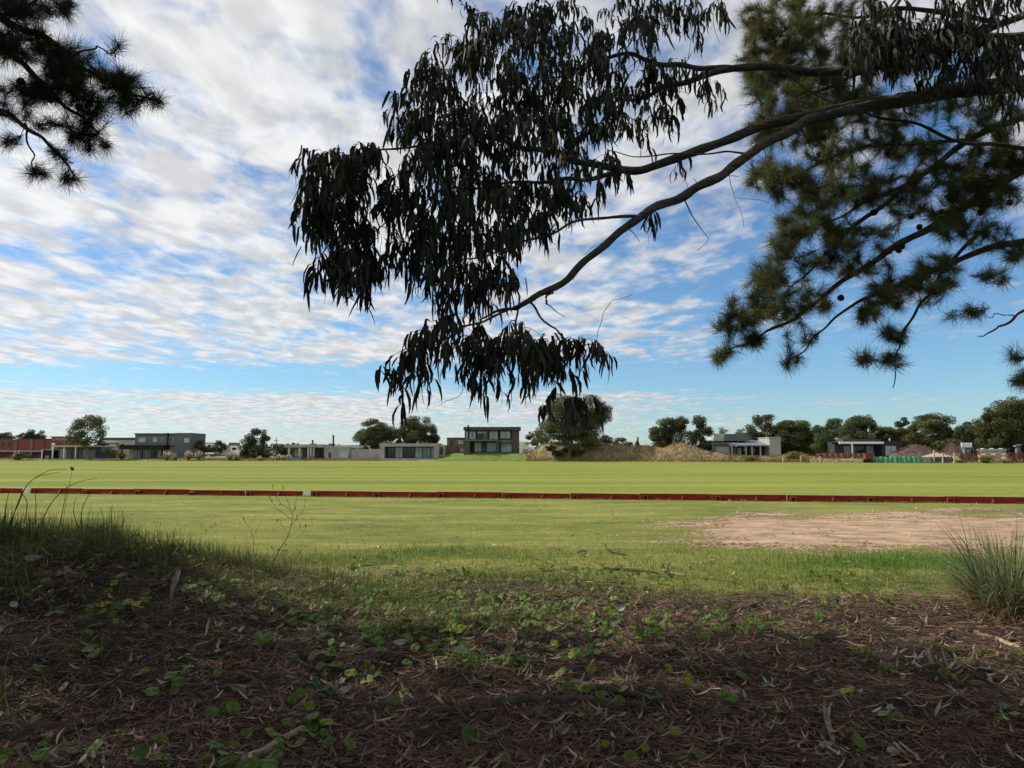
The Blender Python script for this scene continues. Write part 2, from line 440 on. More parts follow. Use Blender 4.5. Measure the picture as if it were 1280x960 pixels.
m_rough = mat('rough_grass', (.15,.14,.07), .95, .3, .35, 7, col2=(.30,.26,.15), bump=.6)
land('rough_ground', -400, 545, m_rough)
land('grass_berm', 545, 657, mat('berm_grass', (.12,.17,.034), .95, .2, .6, 6, col2=(.17,.21,.05), bump=.5))
land('sand_dune', 657, 1012, mat('dune_sand', (.17,.128,.07), .95, .3, .5, 7, col2=(.34,.26,.15), bump=.6))
land('building_site_ground', 1012, 1600, mat('site_ground', (.20,.20,.09), .95, .3, .3, 6, col2=(.33,.28,.17), bump=.5))

# dry tussocks on the dune and the rough strip
def far_blades(name, ranges, n, hgt, wid, m, tints, label=None):
    g = MB()
    px = np.concatenate([R.uniform(a, b_, max(1, int(n*w))) for a, b_, w in ranges]); n = len(px)
    s = np.abs(R.normal(0, 1, n))*3.2+.2
    s = np.where(R.rand(n) < .6, R.uniform(.3, 9.5, n), s)
    D = D_edge(px)+s
    x = (px-640)/FPX*D
    zc = CAMZ + (567-np.interp(px, *CREST))/FPX*(D_edge(px)+8)
    z = zc*sstep(0, 8.5, s) - .08
    h = hgt*R.uniform(.5, 1.3, n)
    lean = R.normal(0, .35, (n,2))
    P0 = np.stack([x, D, z], -1)
    P1 = P0 + np.stack([lean[:,0]*h*.5, lean[:,1]*h*.5, h*.6], -1)
    P2 = P0 + np.stack([lean[:,0]*h*1.2, lean[:,1]*h*1.2, h], -1)
    a = R.uniform(0, PI, n)
    S = np.stack([np.cos(a), np.sin(a)*.4, 0*a], -1)
    T = np.array(tints)[R.randint(0, len(tints), n)]*R.uniform(.75, 1.25, (n,1))
    g.strips(np.stack([P0,P1,P2],1), S, np.array([wid, wid*.7, wid*.1]), T)
    return tag(obj(name, g, m), label, 'grass', kind='stuff')
far_blades('dune_grass', [(657,1010,1)], 17000, .5, .055, MT['dry_blade'], [(.9,.80,.55),(.6,.6,.36),(1.05,.88,.58),(.45,.5,.28),(.7,.58,.40)], 'dry yellowish grass growing all over the dune')
far_blades('rough_grass', [(-60,250,.5),(250,478,.9),(1010,1330,.7)], 6500, .5, .06, MT['dry_blade'], [(.6,.65,.35),(.9,.85,.6),(.5,.58,.3),(1,.9,.7)], 'rough uncut grass along the far edge of the field')
far_blades('berm_turf', [(545,657,1)], 3000, .2, .06, MT['lawn_blade'], [(.75,.85,.6),(.6,.75,.5)], 'bright green turf on the low bank before the two-storey house')

# ------------------------------------------------------------------ far trees
def tree(name, pts, D, base, label, kind='round', group=None, leaf=.42, tintc=(1,1,1), dens=1.0, trunk_r=.25, skirt=None):
    """pts: crown lobes as (px, py, half width px, half height px); base: trunk foot (px, py)"""
    s = D/FPX; dens = dens*1.5; leaf = .38
    if base[0] > 930 and 'bush' not in name and name != 'umbrella_pine': pts = [(p[0], p[1], p[2]*1.22, p[3]*1.12) for p in pts]
    if name in ('broad_tree','dense_tree','domed_tree','spreading_tree','dark_tree','big_bushy_tree','tall_tree','leaning_tree'):
        lo = max(p[1]+p[3]*.5 for p in pts); xa = min(p[0]-p[2]*.6 for p in pts); xb = max(p[0]+p[2]*.6 for p in pts)
        k_ = max(2, int((xb-xa)/11))
        pts = list(pts) + [(xa+(xb-xa)*(q+.5)/k_, (lo+base[1])/2+R.uniform(-1,1), (xb-xa)/k_*.75, (base[1]-lo)/2+3) for q in range(k_)]
    foot = W(base[0], base[1], D); foot[2] -= .3
    t = thing(name, foot, label, 'tree' if 'bush' not in name and 'shrub' not in name else 'bush', group)
    C = [W(p[0], p[1], D) for p in pts]
    g = MB(); top = np.mean(C, 0)
    if 'bush' not in name:
        fork = foot*.45+top*.55; fork[2] = min(fork[2], top[2]); fork[0] += R.normal(0, .25)
        P, r = smooth_path([foot, foot*.6+fork*.4+np.array([R.normal(0,.12),0,0]), fork], [trunk_r*1.25, trunk_r, trunk_r*.7])
        g.tube(P, r, 8)
        for c in C:
            e = c + R.normal(0, .3, 3); mid = fork*.5+e*.5+np.array([R.normal(0,.3), R.normal(0,.3), .2])
            P, r = smooth_path([fork-np.array([0,0,.2]), mid, e], [trunk_r*.55, trunk_r*.3, .04]); g.tube(P, r, 5)
        obj('trunk', g, MT['trunk'], t, True)
    g = MB()
    for (px, py, rw, rh), c in zip(pts, C):
        a, hgt = rw*s, rh*s
        dep = min(a, 4.5)
        nsub = max(4, int(8 + a*hgt*1.2))
        sub = rdir(nsub)*R.uniform(.45, .92, (nsub,1))
        for sc in sub:
            cc = c + sc*np.array([a, dep, hgt])
            rr = np.array([.38*a+.25, .38*dep+.25, .36*hgt+.2])*R.uniform(.65, 1.1)
            n = int(dens*(26 + 95*rr[0]*rr[2]/(leaf/.42)**2))
            q = rdir(n)*(R.rand(n,1)**.33)
            P = cc + q*rr
            nrm = unit(q*.8 + rdir(n)*.9 + np.array([0,0,.25]))
            u1 = unit(np.cross(nrm, rdir(n))); v1 = np.cross(nrm, u1)
            L_ = leaf*R.uniform(.5, 1.15, (n,1))
            V = np.stack([P-u1*L_*.5, P-v1*L_*.3+u1*.05*L_, P+u1*L_*.5, P+v1*L_*.32], 1).reshape(-1,3)
            tint = np.array(tintc)*R.uniform(.75, 1.25)*R.uniform(.7, 1.35, (n,1))*(1+R.normal(0,.06,(n,3)))
            g.add(V, np.arange(n*4).reshape(-1,4), tint)
    obj('crown' if 'bush' not in name else 'foliage', g, MT['tree_leaf'], t)
    return t
def D_of(px, off): return float(D_edge(px))+off

tree('gum_tree', [(110,529,18,10),(100,538,14,11),(122,536,14,11),(90,549,8,9),(104,551,12,8),(124,550,9,8)], D_of(110,2), (113,574), 'lone rounded gum tree with a forked pale trunk before the low white house', tintc=(1,1,.95), trunk_r=.3, dens=.62)
tree('dark_tree', [(8,546,13,5),(-12,547,14,6)], 300, (6,560), 'dark tree behind the left end of the red brick building', tintc=(.5,.6,.6))
tree('dark_tree', [(33,545,9,6),(41,544,9,6)], 300, (36,560), 'dark tree standing behind the middle of the red brick building', tintc=(.5,.6,.6))
tree('dark_tree', [(51,545,6.5,6)], 300, (51,560), 'small dark tree behind the right end of the red brick building', tintc=(.5,.6,.6))
tree('leaning_tree', [(322,540,10,7),(331,547,8,8),(312,551,10,9),(320,560,16,9),(305,562,7,7)], D_of(320,9), (320,573), 'dark tree with a hooked crown beside the wooden utility pole', tintc=(.72,.75,.7), dens=.9)
tree('spreading_tree', [(352,559,12,4.5)], 300, (352,566), 'low dark tree behind the utility pole', tintc=(.5,.58,.55))
tree('broad_tree', [(468,532,16,9),(456,543,14,11),(474,545,16,12),(486,540,10,14),(462,553,16,7)], D_of(470,22), (468,572), 'broad mottled tree behind the concrete garden wall', tintc=(1,1,.85))
tree('broad_tree', [(521,530,16,11),(508,540,13,14),(535,541,13,13),(521,547,20,10),(543,549,7,8),(497,545,8,9)], D_of(515,26), (520,570), 'tall bushy tree directly behind the flat concrete framed house', tintc=(.78,.8,.6))
tree('dune_tree', [(712,505,26,12),(738,508,20,13),(692,516,20,13),(722,524,30,14),(745,528,14,18),(690,536,22,14),(715,542,32,11),(680,545,16,11),(738,547,20,11),(712,552,26,8),(757,515,9,14)], D_of(712,2.5), (712,571), 'large grey-green tree growing on the face of the dune', tintc=(1.15,1.1,.95), trunk_r=.45, dens=.75)
tree('dune_bush', [(703,566,13,5),(722,567,12,4.5),(688,560,8,4)], D_of(705,3.5), (706,572), 'low scrub around the foot of the dune tree', tintc=(.85,.8,.6))
tree('dune_bush', [(664,546,5,6),(668,552,6,5)], D_of(665,11), (666,557), 'small dark bush at the left foot of the dune tree', tintc=(.8,.85,.7))
tree('dune_bush', [(760,550,12,5.5),(775,552,11,4.5),(786,556,6,3)], D_of(765,12), (766,558), 'dark bushy shrubs behind the dune right of its tree', tintc=(.7,.8,.6))
tree('far_conifer', [(796.5,553,2.6,6)], 300, (797,562), 'tiny far conifer between the dune and the tree pair', tintc=(.5,.6,.65))
tree('dense_tree', [(838,531,17,10),(824,543,13,13),(845,543,16,15),(830,553,16,8),(852,530,8,10)], D_of(835,12), (838,562), 'wide dense tree with an olive crown above the dune', tintc=(.72,.74,.52))
tree('dense_tree', [(874,528,9,10),(880,540,11,13),(866,545,11,11),(880,556,12,9)], D_of(875,10), (874,568), 'narrower dark tree left of the blue-roofed house', tintc=(.6,.66,.5))
tree('thin_tree', [(902,539,6,4.5),(925,540,8,4)], D_of(910,34), (905,556), 'sparse small trees showing over the blue-roofed house', tintc=(.75,.8,.75), dens=.35)
tree('broad_tree', [(955,527,13,8),(944,537,9,12),(962,540,11,13),(950,553,10,8)], D_of(955,22), (955,572), 'dark tree with bare pale limbs right behind the blue-roofed house', tintc=(.72,.72,.6), dens=.8)
tree('broad_tree', [(992,530,16,7),(985,543,17,13),(1004,545,11,15),(990,558,16,9)], D_of(990,22), (990,573), 'wide dark tree right of the blue-roofed house', tintc=(.68,.74,.52))
tree('round_shrub_tree', [(1030,549,11,9),(1028,558,12,7)], D_of(1030,16), (1030,570), 'round fresh green tree just left of the charcoal house', tintc=(.75,1.15,.65))
tree('broad_tree', [(1045,532,12,7),(1025,538,10,7),(1040,543,16,9)], D_of(1040,44), (1040,565), 'dark tree rising behind the round fresh green one', tintc=(.6,.72,.55))
tree('domed_tree', [(1074,526,13,8),(1066,535,14,11),(1084,536,9,14),(1070,546,18,8)], D_of(1074,36), (1074,566), 'domed tree behind the white fascia of the charcoal house', tintc=(.85,.95,.7))
tree('spreading_tree', [(1103,537,11,6),(1118,541,12,7),(1108,547,18,7)], D_of(1108,40), (1108,562), 'low brownish tree behind the chimney of the charcoal house', tintc=(.8,.72,.52))
tree('umbrella_pine', [(1128,528,9,6),(1126,532,7,4)], D_of(1128,62), (1128,555), 'small dark pine crown standing above the row of trees', tintc=(.45,.55,.45), trunk_r=.2)
tree('big_bushy_tree', [(1168,527,20,9),(1152,536,17,13),(1180,537,16,15),(1192,545,10,14),(1160,551,20,10),(1140,548,10,12)], D_of(1168,34), (1166,568), 'very wide bushy tree behind the green cloth fence', tintc=(.85,.88,.62))
tree('dark_tree', [(1216,530,9,8),(1222,545,12,13),(1210,548,9,10)], D_of(1216,48), (1216,566), 'dark green tree behind the white site panel', tintc=(.55,.75,.5))
tree('tall_tree', [(1250,517,16,12),(1272,508,18,12),(1240,535,17,16),(1265,530,22,22),(1290,515,18,20),(1245,552,20,11),(1275,552,20,12),(1238,522,8,8)], D_of(1260,20), (1262,572), 'huge dark tree filling the right edge behind the stacked timber', tintc=(.72,.74,.52), trunk_r=.5)
tree('broad_tree', [(1015,541,11,8),(1012,551,12,9)], D_of(1015,34), (1014,568), 'dark tree filling the gap left of the round fresh green one', tintc=(.62,.7,.5))
tree('spreading_tree', [(1135,541,11,8),(1140,551,14,9)], D_of(1138,50), (1138,566), 'dark tree between the charcoal house and the very wide bushy tree', tintc=(.62,.68,.5))
tree('broad_tree', [(1203,543,10,10),(1208,553,12,8)], D_of(1206,30), (1206,567), 'dark tree at the right flank of the very wide bushy tree', tintc=(.6,.68,.5))
tree('broad_tree', [(978,539,9,10),(975,551,10,10)], D_of(976,30), (976,570), 'dark tree joining the two wide ones right of the blue-roofed house', tintc=(.66,.7,.5))
tree('site_shrub_bush', [(1183,554,13,6),(1172,558,8,4)], D_of(1183,14), (1180,565), 'grey-green shrub beside the brush heap on the building site', tintc=(.9,1,.75))
tree('garden_bush', [(135,567,8,4.5)], D_of(135,3), (135,574), 'clipped green bush before the navy garden wall', tintc=(1.3,1.5,.7))
tree('garden_bush', [(153,569,5,4)], D_of(153,3), (153,574), 'yellowish bush before the black pergola', tintc=(1.9,1.8,.8))
tree('dark_bush', [(254,560,8,7),(247,556,6,6)], D_of(254,10), (253,570), 'dark bush at the right side of the two-storey grey house', tintc=(.45,.55,.5))
tree('green_bush', [(262,562,8,4)], D_of(262,20), (262,568), 'green bush before the far white villa', tintc=(.8,1.2,.6))
tree('dark_bush', [(275,557,7,8)], D_of(275,22), (275,568), 'dark bush between the two far houses', tintc=(.55,.65,.5))
tree('low_bush', [(30,571,13,4)], D_of(30,1.5), (30,575), 'low olive bush with pink plumes before the red brick building', tintc=(.75,.72,.5))
tree('low_bush', [(992,570,9,5.5)], D_of(992,4), (992,577), 'rounded olive bush by the fence posts right of the blue-roofed house', tintc=(1.2,1.15,.75))
tree('low_bush', [(1233,575,8,3.6)], D_of(1233,1), (1233,579), 'low green bush before the stacked timber', tintc=(1.1,1.25,.75))
tree('dry_bush', [(940,573,9,2.5)], D_of(940,2), (940,577), 'low dry bush before the porch of the blue-roofed house', tintc=(1.7,1.35,.85))

# the far wood behind everything
g = MB()
for i in range(520):
    px = R.uniform(-150, 1430) if i < 330 else R.uniform(930, 1300); D = R.uniform(420, 620); py = 567 - (R.uniform(1, 7) if i < 330 else R.uniform(2, 19))
    if 295 < px < 480 or 780 < px < 812: py += 1
    c = W(px, py, D); a = R.uniform(3, 7)
    n = 60; q = rdir(n); P = c + q*np.array([a, a, R.uniform(2,4)])
    u1 = rdir(n); v1 = unit(np.cross(u1, rdir(n))); l = R.uniform(.6, 1.5, (n,1))
    V = np.stack([P-u1*l, P-v1*l*.6, P+u1*l, P+v1*l*.6], 1).reshape(-1,3)
    g.add(V, np.arange(4*n).reshape(-1,4), np.array((.5,.62,.62))*R.uniform(.7,1.2,(n,1)))
    g.add(np.array([(c[0]-.2,c[1],-.2),(c[0]+.2,c[1],-.2),(c[0]+.2,c[1],c[2]),(c[0]-.2,c[1],c[2])]), [(0,1,2,3)], (.3,.3,.3))
tag(obj('far_wood', g, MT['tree_leaf']), 'line of dark far trees along the horizon', 'wood', kind='stuff')

# ------------------------------------------------------------------ houses
class House:
    def __init__(s, name, D, px0, px1, base, label):
        s.D = D; s.zb = base; s.base = W(px0, base, D)[2]
        p = W((px0+px1)/2, base, D)
        s.t = thing(name, p, label, 'house' if 'house' in name or 'villa' in name else 'building')
    def X(s, px): return (px-640)/FPX*s.D
    def Zz(s, py): return W(640, py, s.D)[2]
    def box(s, name, m, px0, py0, px1, py1, d0, d1, parent=None, ground=False):
        g = MB(); z0 = s.Zz(py1) - (.6 if ground else 0)
        g.box(s.X(px0), s.X(px1), s.D+d0, s.D+d1, z0, s.Zz(py0))
        return obj(name, g, MT[m], parent or s.t)
    def win(s, px0, py0, px1, py1, n=2, d=0., glass='glass_pale', fr='frame', name='window'):
        x0, x1, z0, z1 = s.X(px0), s.X(px1), s.Zz(py1), s.Zz(py0)
        f = MB(); w = .09
        y0, y1 = s.D+d-.08, s.D+d-.003
        f.box(x0, x0+w, y0, y1, z0, z1); f.box(x1-w, x1, y0, y1, z0, z1)
        f.box(x0+w, x1-w, y0, y1, z1-w, z1); f.box(x0+w, x1-w, y0, y1, z0, z0+w)
        for k in range(1, n):
            xm = x0+(x1-x0)*k/n; f.box(xm-w/2, xm+w/2, y0+.01, y1, z0+w, z1-w)
        fo = obj(name, f, MT[fr], s.t)
        g = MB(); g.box(x0+w*.5, x1-w*.5, y0+.045, y0+.06, z0+w*.5, z1-w*.5)
        obj('pane', g, MT[glass], fo)
    def post(s, px, py0, py1, d, w=.28, m='concrete_pale'):
        g = MB(); x = s.X(px); g.box(x-w/2, x+w/2, s.D+d, s.D+d+w, s.Zz(py1)-.5, s.Zz(py0)); obj('post', g, MT[m], s.t)
    def flue(s, px, py0, py1, d, r=.16, m='black_metal', name='chimney'):
        g = MB(); x = s.X(px); g.tube([(x,s.D+d,s.Zz(py1)),(x,s.D+d,s.Zz(py0))], r, 10)
        g.tube([(x,s.D+d,s.Zz(py0)-.25),(x,s.D+d,s.Zz(py0)+.05)], r*1.35, 10); obj(name, g, MT[m], s.t)

# red brick building at the far left
h = House('brick_building', D_of(20,14), -60, 84, 573, 'long unfinished red brick building at the left edge')
h.box('wall', 'brick', -60, 549, 57, 563, 0, 12); h.box('wall', 'brick', 57.1, 550.5, 84, 573, .3, 11, ground=True)
h.box('floor_slab', 'concrete', -61, 563, 57, 564.8, -.5, 12); h.box('wall', 'rust', -60, 564.8, 57, 573, .6, 12, ground=True)
h.box('roof_edge', 'dark_roof', -61, 548.2, 57.3, 549, -.15, 12)
for x in (22.5, 42, -10): h.box('pillar', 'brick_brown', x-1.4, 549.3, x+1.4, 573, -.35, -.002, ground=True)
h.box('cap', 'concrete_pale', 19, 548.6, 24.5, 549.9, -.6, -.36)
for x in (6, 14, -25): h.win(x-1.6, 553, x+1.6, 558, 1, 0, 'glass_dark')
for x in (2, 33): h.win(x-3, 567, x+3, 572, 1, .6, 'glass_dark')
h.box('upper_wall', 'render_pink', 58.5, 546.4, 83, 550.4, 3, 9); h.box('upper_roof', 'dark_roof', 57.5, 545.3, 84, 546.4, 2.5, 9.5)
h.box('wall_band', 'concrete_pale', 63, 547.8, 69, 549, 2.8, 2.998); h.box('wall_band', 'concrete_pale', 72, 547.8, 79, 549, 2.8, 2.998)

# low white house with posts
h = House('flat_white_house', D_of(95,8), 56, 128, 573, 'low flat-roofed white house with thin posts behind the lone gum tree')
h.box('roof', 'concrete_pale', 70, 556.8, 128, 558.6, -1.5, 8)
h.box('wall', 'render_grey', 71, 558.6, 126, 573, 1.6, 8, ground=True)
for x in (71.3, 85.3, 99.5): h.post(x, 558.6, 574, -1.3, .3, 'render_white')
h.win(73.5, 561.5, 81.5, 572.5, 3, 1.6, 'glass_pale', 'frame_white'); h.win(88, 560.5, 97, 572.5, 2, 1.6, 'glass_dark')
h.win(102, 562, 110, 572, 2, 1.6, 'glass_pale')
h.box('annex', 'black_metal', 57.4, 562.6, 69.8, 573, -.5, 4, ground=True); h.box('annex_roof', 'concrete_pale', 56, 561.8, 70.2, 562.6, -.8, 4.2)
h.post(56.7, 562.6, 574, -.7, .28, 'render_white'); h.box('door', 'concrete', 61, 569.5, 65.5, 573, -.56, -.503)
h.flue(66, 554, 561.8, 1, .34, 'render_white')
h.box('garden_wall', 'navy', 124.5, 563.5, 149, 573, -1.2, -.8, ground=True)
h.box('garden_wall', 'render_grey', 110, 563, 124.3, 573, -1.25, -.85, ground=True)

# beige two-storey house
h = House('beige_house', D_of(148,18), 126, 172, 573, 'beige two-storey house half hidden behind the black pergola')
h.box('wall', 'render_beige', 127, 550.2, 171, 573, 0, 10, ground=True); h.box('roof', 'dark_roof', 125, 547, 172, 550.2, .6, 10.5)
h.box('recess_shade', 'shade_in', 131, 554, 149.5, 559, -.12, -.002); h.win(139, 555.5, 148.5, 561, 2, -.12, 'glass_pale', 'frame_white')  # dark slab on the wall paints the shade of the window recess
h.box('parapet', 'render_white', 130, 561, 149.5, 562.4, -1.2, -.13); h.win(153.5, 555, 156.5, 561, 1, 0, 'glass_dark')

# grey two-storey house with the black pergola
h = House('grey_house', D_of(200,9), 157, 241, 573, 'two-storey grey house with a black pergola and slim black chimney')
h.box('upper_wall', 'render_grey', 170, 543, 221, 556.3, 0, 9); h.box('roof', 'dark_roof', 169.6, 541.6, 221, 543, -.4, 9)
h.box('side_wall', 'render_slate', 221.1, 541.2, 241, 573, -.5, 10, ground=True)
h.box('ground_wall', 'render_beige', 160, 556.4, 221, 573, 1.6, 9, ground=True)
h.box('pergola', 'black_metal', 157, 556.4, 211, 561.6, -3, 1.5)
for x in (160.3, 185.4, 209.8): h.post(x, 561.6, 574, -2.9, .34, 'black_metal')
for a, b_, c, e, n in ((174.5,547.2,183,552.6,2), (192.5,547.2,197.6,552.2,2), (203,547.2,205.6,552.2,1), (212.9,547.2,217.4,552.2,1)):
    h.win(a, b_, c, e, n, 0, 'glass_pale' if n == 2 else 'glass_dark', 'frame_white')
h.win(232.5, 548, 238.6, 553, 2, -.5, 'glass_pale', 'frame_white')
for a in (167, 176, 187, 196): h.win(a, 562.5, a+7.6, 572.8, 2, 1.6, 'glass_pale' if a != 187 else 'glass_dark')
h.flue(212, 541.5, 557, -.6, .24)

# far houses in the gap
h = House('far_villa', 330, 256, 270, 566, 'far white villa half hidden by bushes right of the grey house')
h.box('wall', 'render_white', 258, 554, 269, 566, 0, 8, ground=True); h.box('roof', 'render_grey', 257.5, 553.2, 269.5, 554, -.3, 8.2); h.win(261, 556, 265, 559, 1, 0, 'glass_dark')
h.box('wing', 'concrete', 270, 556, 275, 566, 1, 8, ground=True)
h = House('far_house', 330, 279, 300, 567, 'far grey and white house left of the leaning dark tree')
h.box('wall', 'concrete', 279, 557, 288, 567, 0, 8, ground=True); h.box('upper_wall', 'render_slate', 286, 553.2, 293, 557, 1, 8); h.box('wing', 'render_white', 288.2, 557, 299.5, 567, .5, 8, ground=True)
h.win(281, 559, 284, 563, 1, 0, 'glass_dark'); h.win(291, 559.5, 296, 562.5, 2, .5, 'glass_dark'); h.box('roof', 'dark_roof', 278.5, 556.2, 285.8, 557, -.3, 8)

# concrete house with posts and garden wall
h = House('concrete_house', D_of(410,8), 357, 450, 574, 'low raw concrete house with a slim black chimney and covered terrace')
h.box('roof', 'concrete', 358.5, 555.6, 409, 559.3, -2, 9); h.box('roof', 'concrete_pale', 418, 556.2, 449, 560.2, .5, 8)
h.box('back_wall', 'brick_brown', 363, 559.3, 408, 574, 2.6, 9, ground=True)
h.box('wall', 'concrete', 408.1, 558.6, 439, 574, -1.6, 9, ground=True)
for x in (364.5, 377.5, 388.4, 391.6, 395): h.post(x, 559.3, 575, -1.8, .4 if x > 390 else .5, 'concrete_pale')
h.win(366, 561, 376.5, 572, 3, 2.6, 'glass_pale'); h.win(379, 560.5, 384, 571, 1, 2.6, 'glass_dark'); h.win(397, 560, 407.5, 574, 2, 2.6, 'glass_dark')
h.win(413.5, 565.5, 416.2, 572, 1, -1.6, 'glass_dark'); h.win(427.3, 564, 436.5, 573, 2, -1.6, 'glass_pale', 'frame_white')
h.flue(415.2, 544, 558.7, 2, .24); h.flue(387, 550, 555.6, 4, .22)
h.box('pool_wall', 'teal', 367, 572, 382, 576, -4.2, -3.9, ground=True)
g = MB(); D0 = D_of(457,7); a, b_ = W(439.3,574,D0), W(475.6,574,D0)
g.box(a[0], b_[0], D0, D0+.3, a[2]-.6, W(640,561.3,D0)[2])
tag(obj('garden_wall', g, MT['concrete']), 'plain concrete garden wall joining the two low concrete houses', 'wall')
g = MB(); D0 = D_of(365,2.5)
for k in range(24):
    x = W(346+k*2.1+R.normal(0,.3), 572, D0)[0]; g.box(x-.13, x+.13, D0, D0+.05, .1, W(640,570+R.uniform(-.6,.8),D0)[2])
g.box(W(345,572,D0)[0], W(397,572,D0)[0], D0+.06, D0+.12, .3, .5)
tag(obj('board_fence', g, MT['wood_slat']), 'low weathered board fence before the concrete house terrace', 'fence')

# concrete framed house
h = House('framed_house', D_of(514,6), 476, 556, 573, 'flat concrete framed house with a wide glazed front')
h.box('roof', 'concrete', 476, 554.2, 549.5, 558.2, -1.4, 9); h.box('pier', 'concrete', 476.2, 558.2, 482, 573.5, -1.3, 9, ground=True); h.box('pier', 'concrete', 543.4, 558.2, 549.4, 573.5, -1.3, 9, ground=True)
h.box('wing', 'concrete', 549.6, 556.2, 556.5, 569, .4, 8, ground=True); h.win(550.3, 559, 554.2, 568, 2, .4, 'glass_dark')
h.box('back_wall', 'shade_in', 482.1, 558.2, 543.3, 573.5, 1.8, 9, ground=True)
h.win(483, 559, 493, 572.4, 2, 1.75, 'glass_dark'); h.win(493.4, 559, 503, 572.4, 2, 1.8, 'glass_pale'); h.win(503.4, 559, 518, 572.4, 3, 1.8, 'glass_dark')
h.win(518.4, 559, 527.5, 572.4, 2, 1.8, 'glass_pale'); h.win(527.8, 559, 538, 572.4, 2, 1.7, 'glass_teal'); h.win(538.2, 559, 543, 572.4, 1, 1.8, 'glass_pale')
h.box('terrace', 'concrete', 476, 572.9, 546, 575, -3.2, -1.45, ground=True)

# two-storey house on the bank
h = House('modern_house', D_of(612,9), 580, 650, 566, 'two-storey dark timber and glass house on the green bank')
h.box('roof', 'dark_roof', 579.8, 533.8, 651, 537.8, -1.6, 9); h.box('upper_wall', 'charcoal', 581, 537.8, 649, 551, 0, 9)
h.box('side_wall', 'wood_slat', 640.4, 537.8, 649, 566.5, -1.0, -.004, ground=True); h.box('ground_wall', 'charcoal', 581, 551, 649, 566.5, .6, 9, ground=True)
h.box('balcony', 'render_slate', 579.5, 549.6, 623, 551.6, -2.4, .55); h.box('screen_wall', 'wood_slat', 580.5, 551.6, 588, 566.5, -2.2, .55, ground=True)
h.box('pier', 'wood_slat', 621, 551.6, 624, 566.5, -2.2, .55, ground=True)
h.box('beam', 'brick_brown', 624.2, 550, 640.2, 553.5, -.4, -.004)
h.win(582, 538.8, 595, 549.4, 3, 0); h.win(596.6, 538.8, 609.4, 542.5, 2, 0); h.win(596.6, 542.6, 604, 549.4, 2, 0, 'glass_dark'); h.box('panel', 'brick_brown', 604.2, 542.6, 609.4, 549.4, -.2, -.004)
h.win(611.6, 538.8, 622.4, 549.4, 2, 0); h.win(625.4, 538.8, 638.4, 548.4, 2, 0); h.win(625.6, 553.8, 640, 565.6, 2, .6)
h.win(593, 553, 602, 565, 2, .6, 'glass_pale'); h.win(602.4, 553, 608, 565, 1, .6, 'glass_dark'); h.win(608.4, 553, 620.6, 565, 3, .6, 'glass_pale')
h.flue(586, 532, 549.5, -1.9, .22)
h = House('brick_annex_house', D_of(570,14), 554, 580, 566, 'low brown brick house left of the two-storey timber house')
h.box('wall', 'brick_brown', 559, 548, 583, 567, 0, 8, ground=True); h.box('roof', 'dark_roof', 558.6, 547, 583, 548, -.3, 8)
h.win(563, 550.5, 567, 558, 1, 0, 'glass_dark'); h.win(573, 550.5, 579, 555, 1, 0, 'glass_pale', 'frame_white'); h.win(575, 560, 582, 565, 2, 0, 'glass_pale'); h.box('door', 'brick', 569, 557.5, 574, 565, -.08, -.004)
h.box('side_fence', 'black_metal', 553.8, 557.5, 558.9, 567, -.6, 3, ground=True)
h = House('white_house', D_of(656,34), 648, 664, 569, 'white house peeping out between the timber house and the dune')
h.box('wall', 'render_white', 647, 552, 661, 570, 0, 8, ground=True); h.box('roof', 'render_grey', 656, 553.2, 664, 554.6, -1, 7); h.win(653.5, 561.5, 660, 566.5, 2, 0, 'glass_pale'); h.box('lower_wing', 'render_white', 661.1, 559, 666, 570, .5, 7, ground=True)
h = House('small_far_house', 300, 790, 801, 563, 'tiny far white house in the gap beside the far conifer')
h.box('wall', 'render_white', 793, 558, 800, 566, 0, 6, ground=True); h.box('roof', 'render_grey', 792.4, 557.2, 800.6, 558, -.3, 6.3); h.win(795, 559.5, 798, 562, 1, 0, 'glass_dark')

# blue-roofed house
h = House('blue_roof_house', D_of(930,12), 888, 972, 570, 'grey house with a blue-grey metal roof and posted porch')
h.box('tower_lit_side', 'concrete_pale', 896, 541.6, 909, 551, 3, 10); h.box('tower_shaded_side', 'render_slate', 909.1, 542, 938, 551, 2.6, 10)  # sunlit side pale and shaded side slate: light put into the wall colours
g = MB(); z0, z1, zm = h.Zz(557.6), h.Zz(549.6), h.Zz(556.6)
g.hexa([(h.X(908.5),h.D-2,z0),(h.X(962),h.D-2,z0),(h.X(962),h.D+7,z1-.2),(h.X(908.5),h.D+7,z1-.2),(h.X(908.5),h.D-2,zm),(h.X(962),h.D-2,zm),(h.X(962),h.D+7,z1),(h.X(908.5),h.D+7,z1)])
obj('roof', g, MT['blue_roof'], h.t)
g = MB(); z0, z1 = h.Zz(555), h.Zz(550)
g.hexa([(h.X(888),h.D-1,z0-.2),(h.X(908.3),h.D-1,z0-.2),(h.X(908.3),h.D+7,z1-.2),(h.X(888),h.D+7,z1-.2),(h.X(888),h.D-1,z0),(h.X(908.3),h.D-1,z0),(h.X(908.3),h.D+7,z1),(h.X(888),h.D+7,z1)])
obj('roof', g, MT['dark_roof'], h.t)
h.box('wall', 'render_slate', 889, 555.4, 911, 571, -.6, 7, ground=True); h.box('garage_door', 'concrete', 893.5, 558.6, 909.5, 570.4, -.68, -.604)
h.box('back_wall', 'charcoal', 911.1, 558, 957, 571, 1.6, 7, ground=True)
h.box('side_wall', 'concrete', 957, 547.3, 971, 571, -2.2, 7, ground=True); h.box('parapet', 'concrete_pale', 956.2, 546.6, 971.4, 547.3, -2.3, 7)
for x in (911.5, 928.6, 936.2, 946.5): h.post(x, 557.4, 571, -1.8, .32, 'concrete')
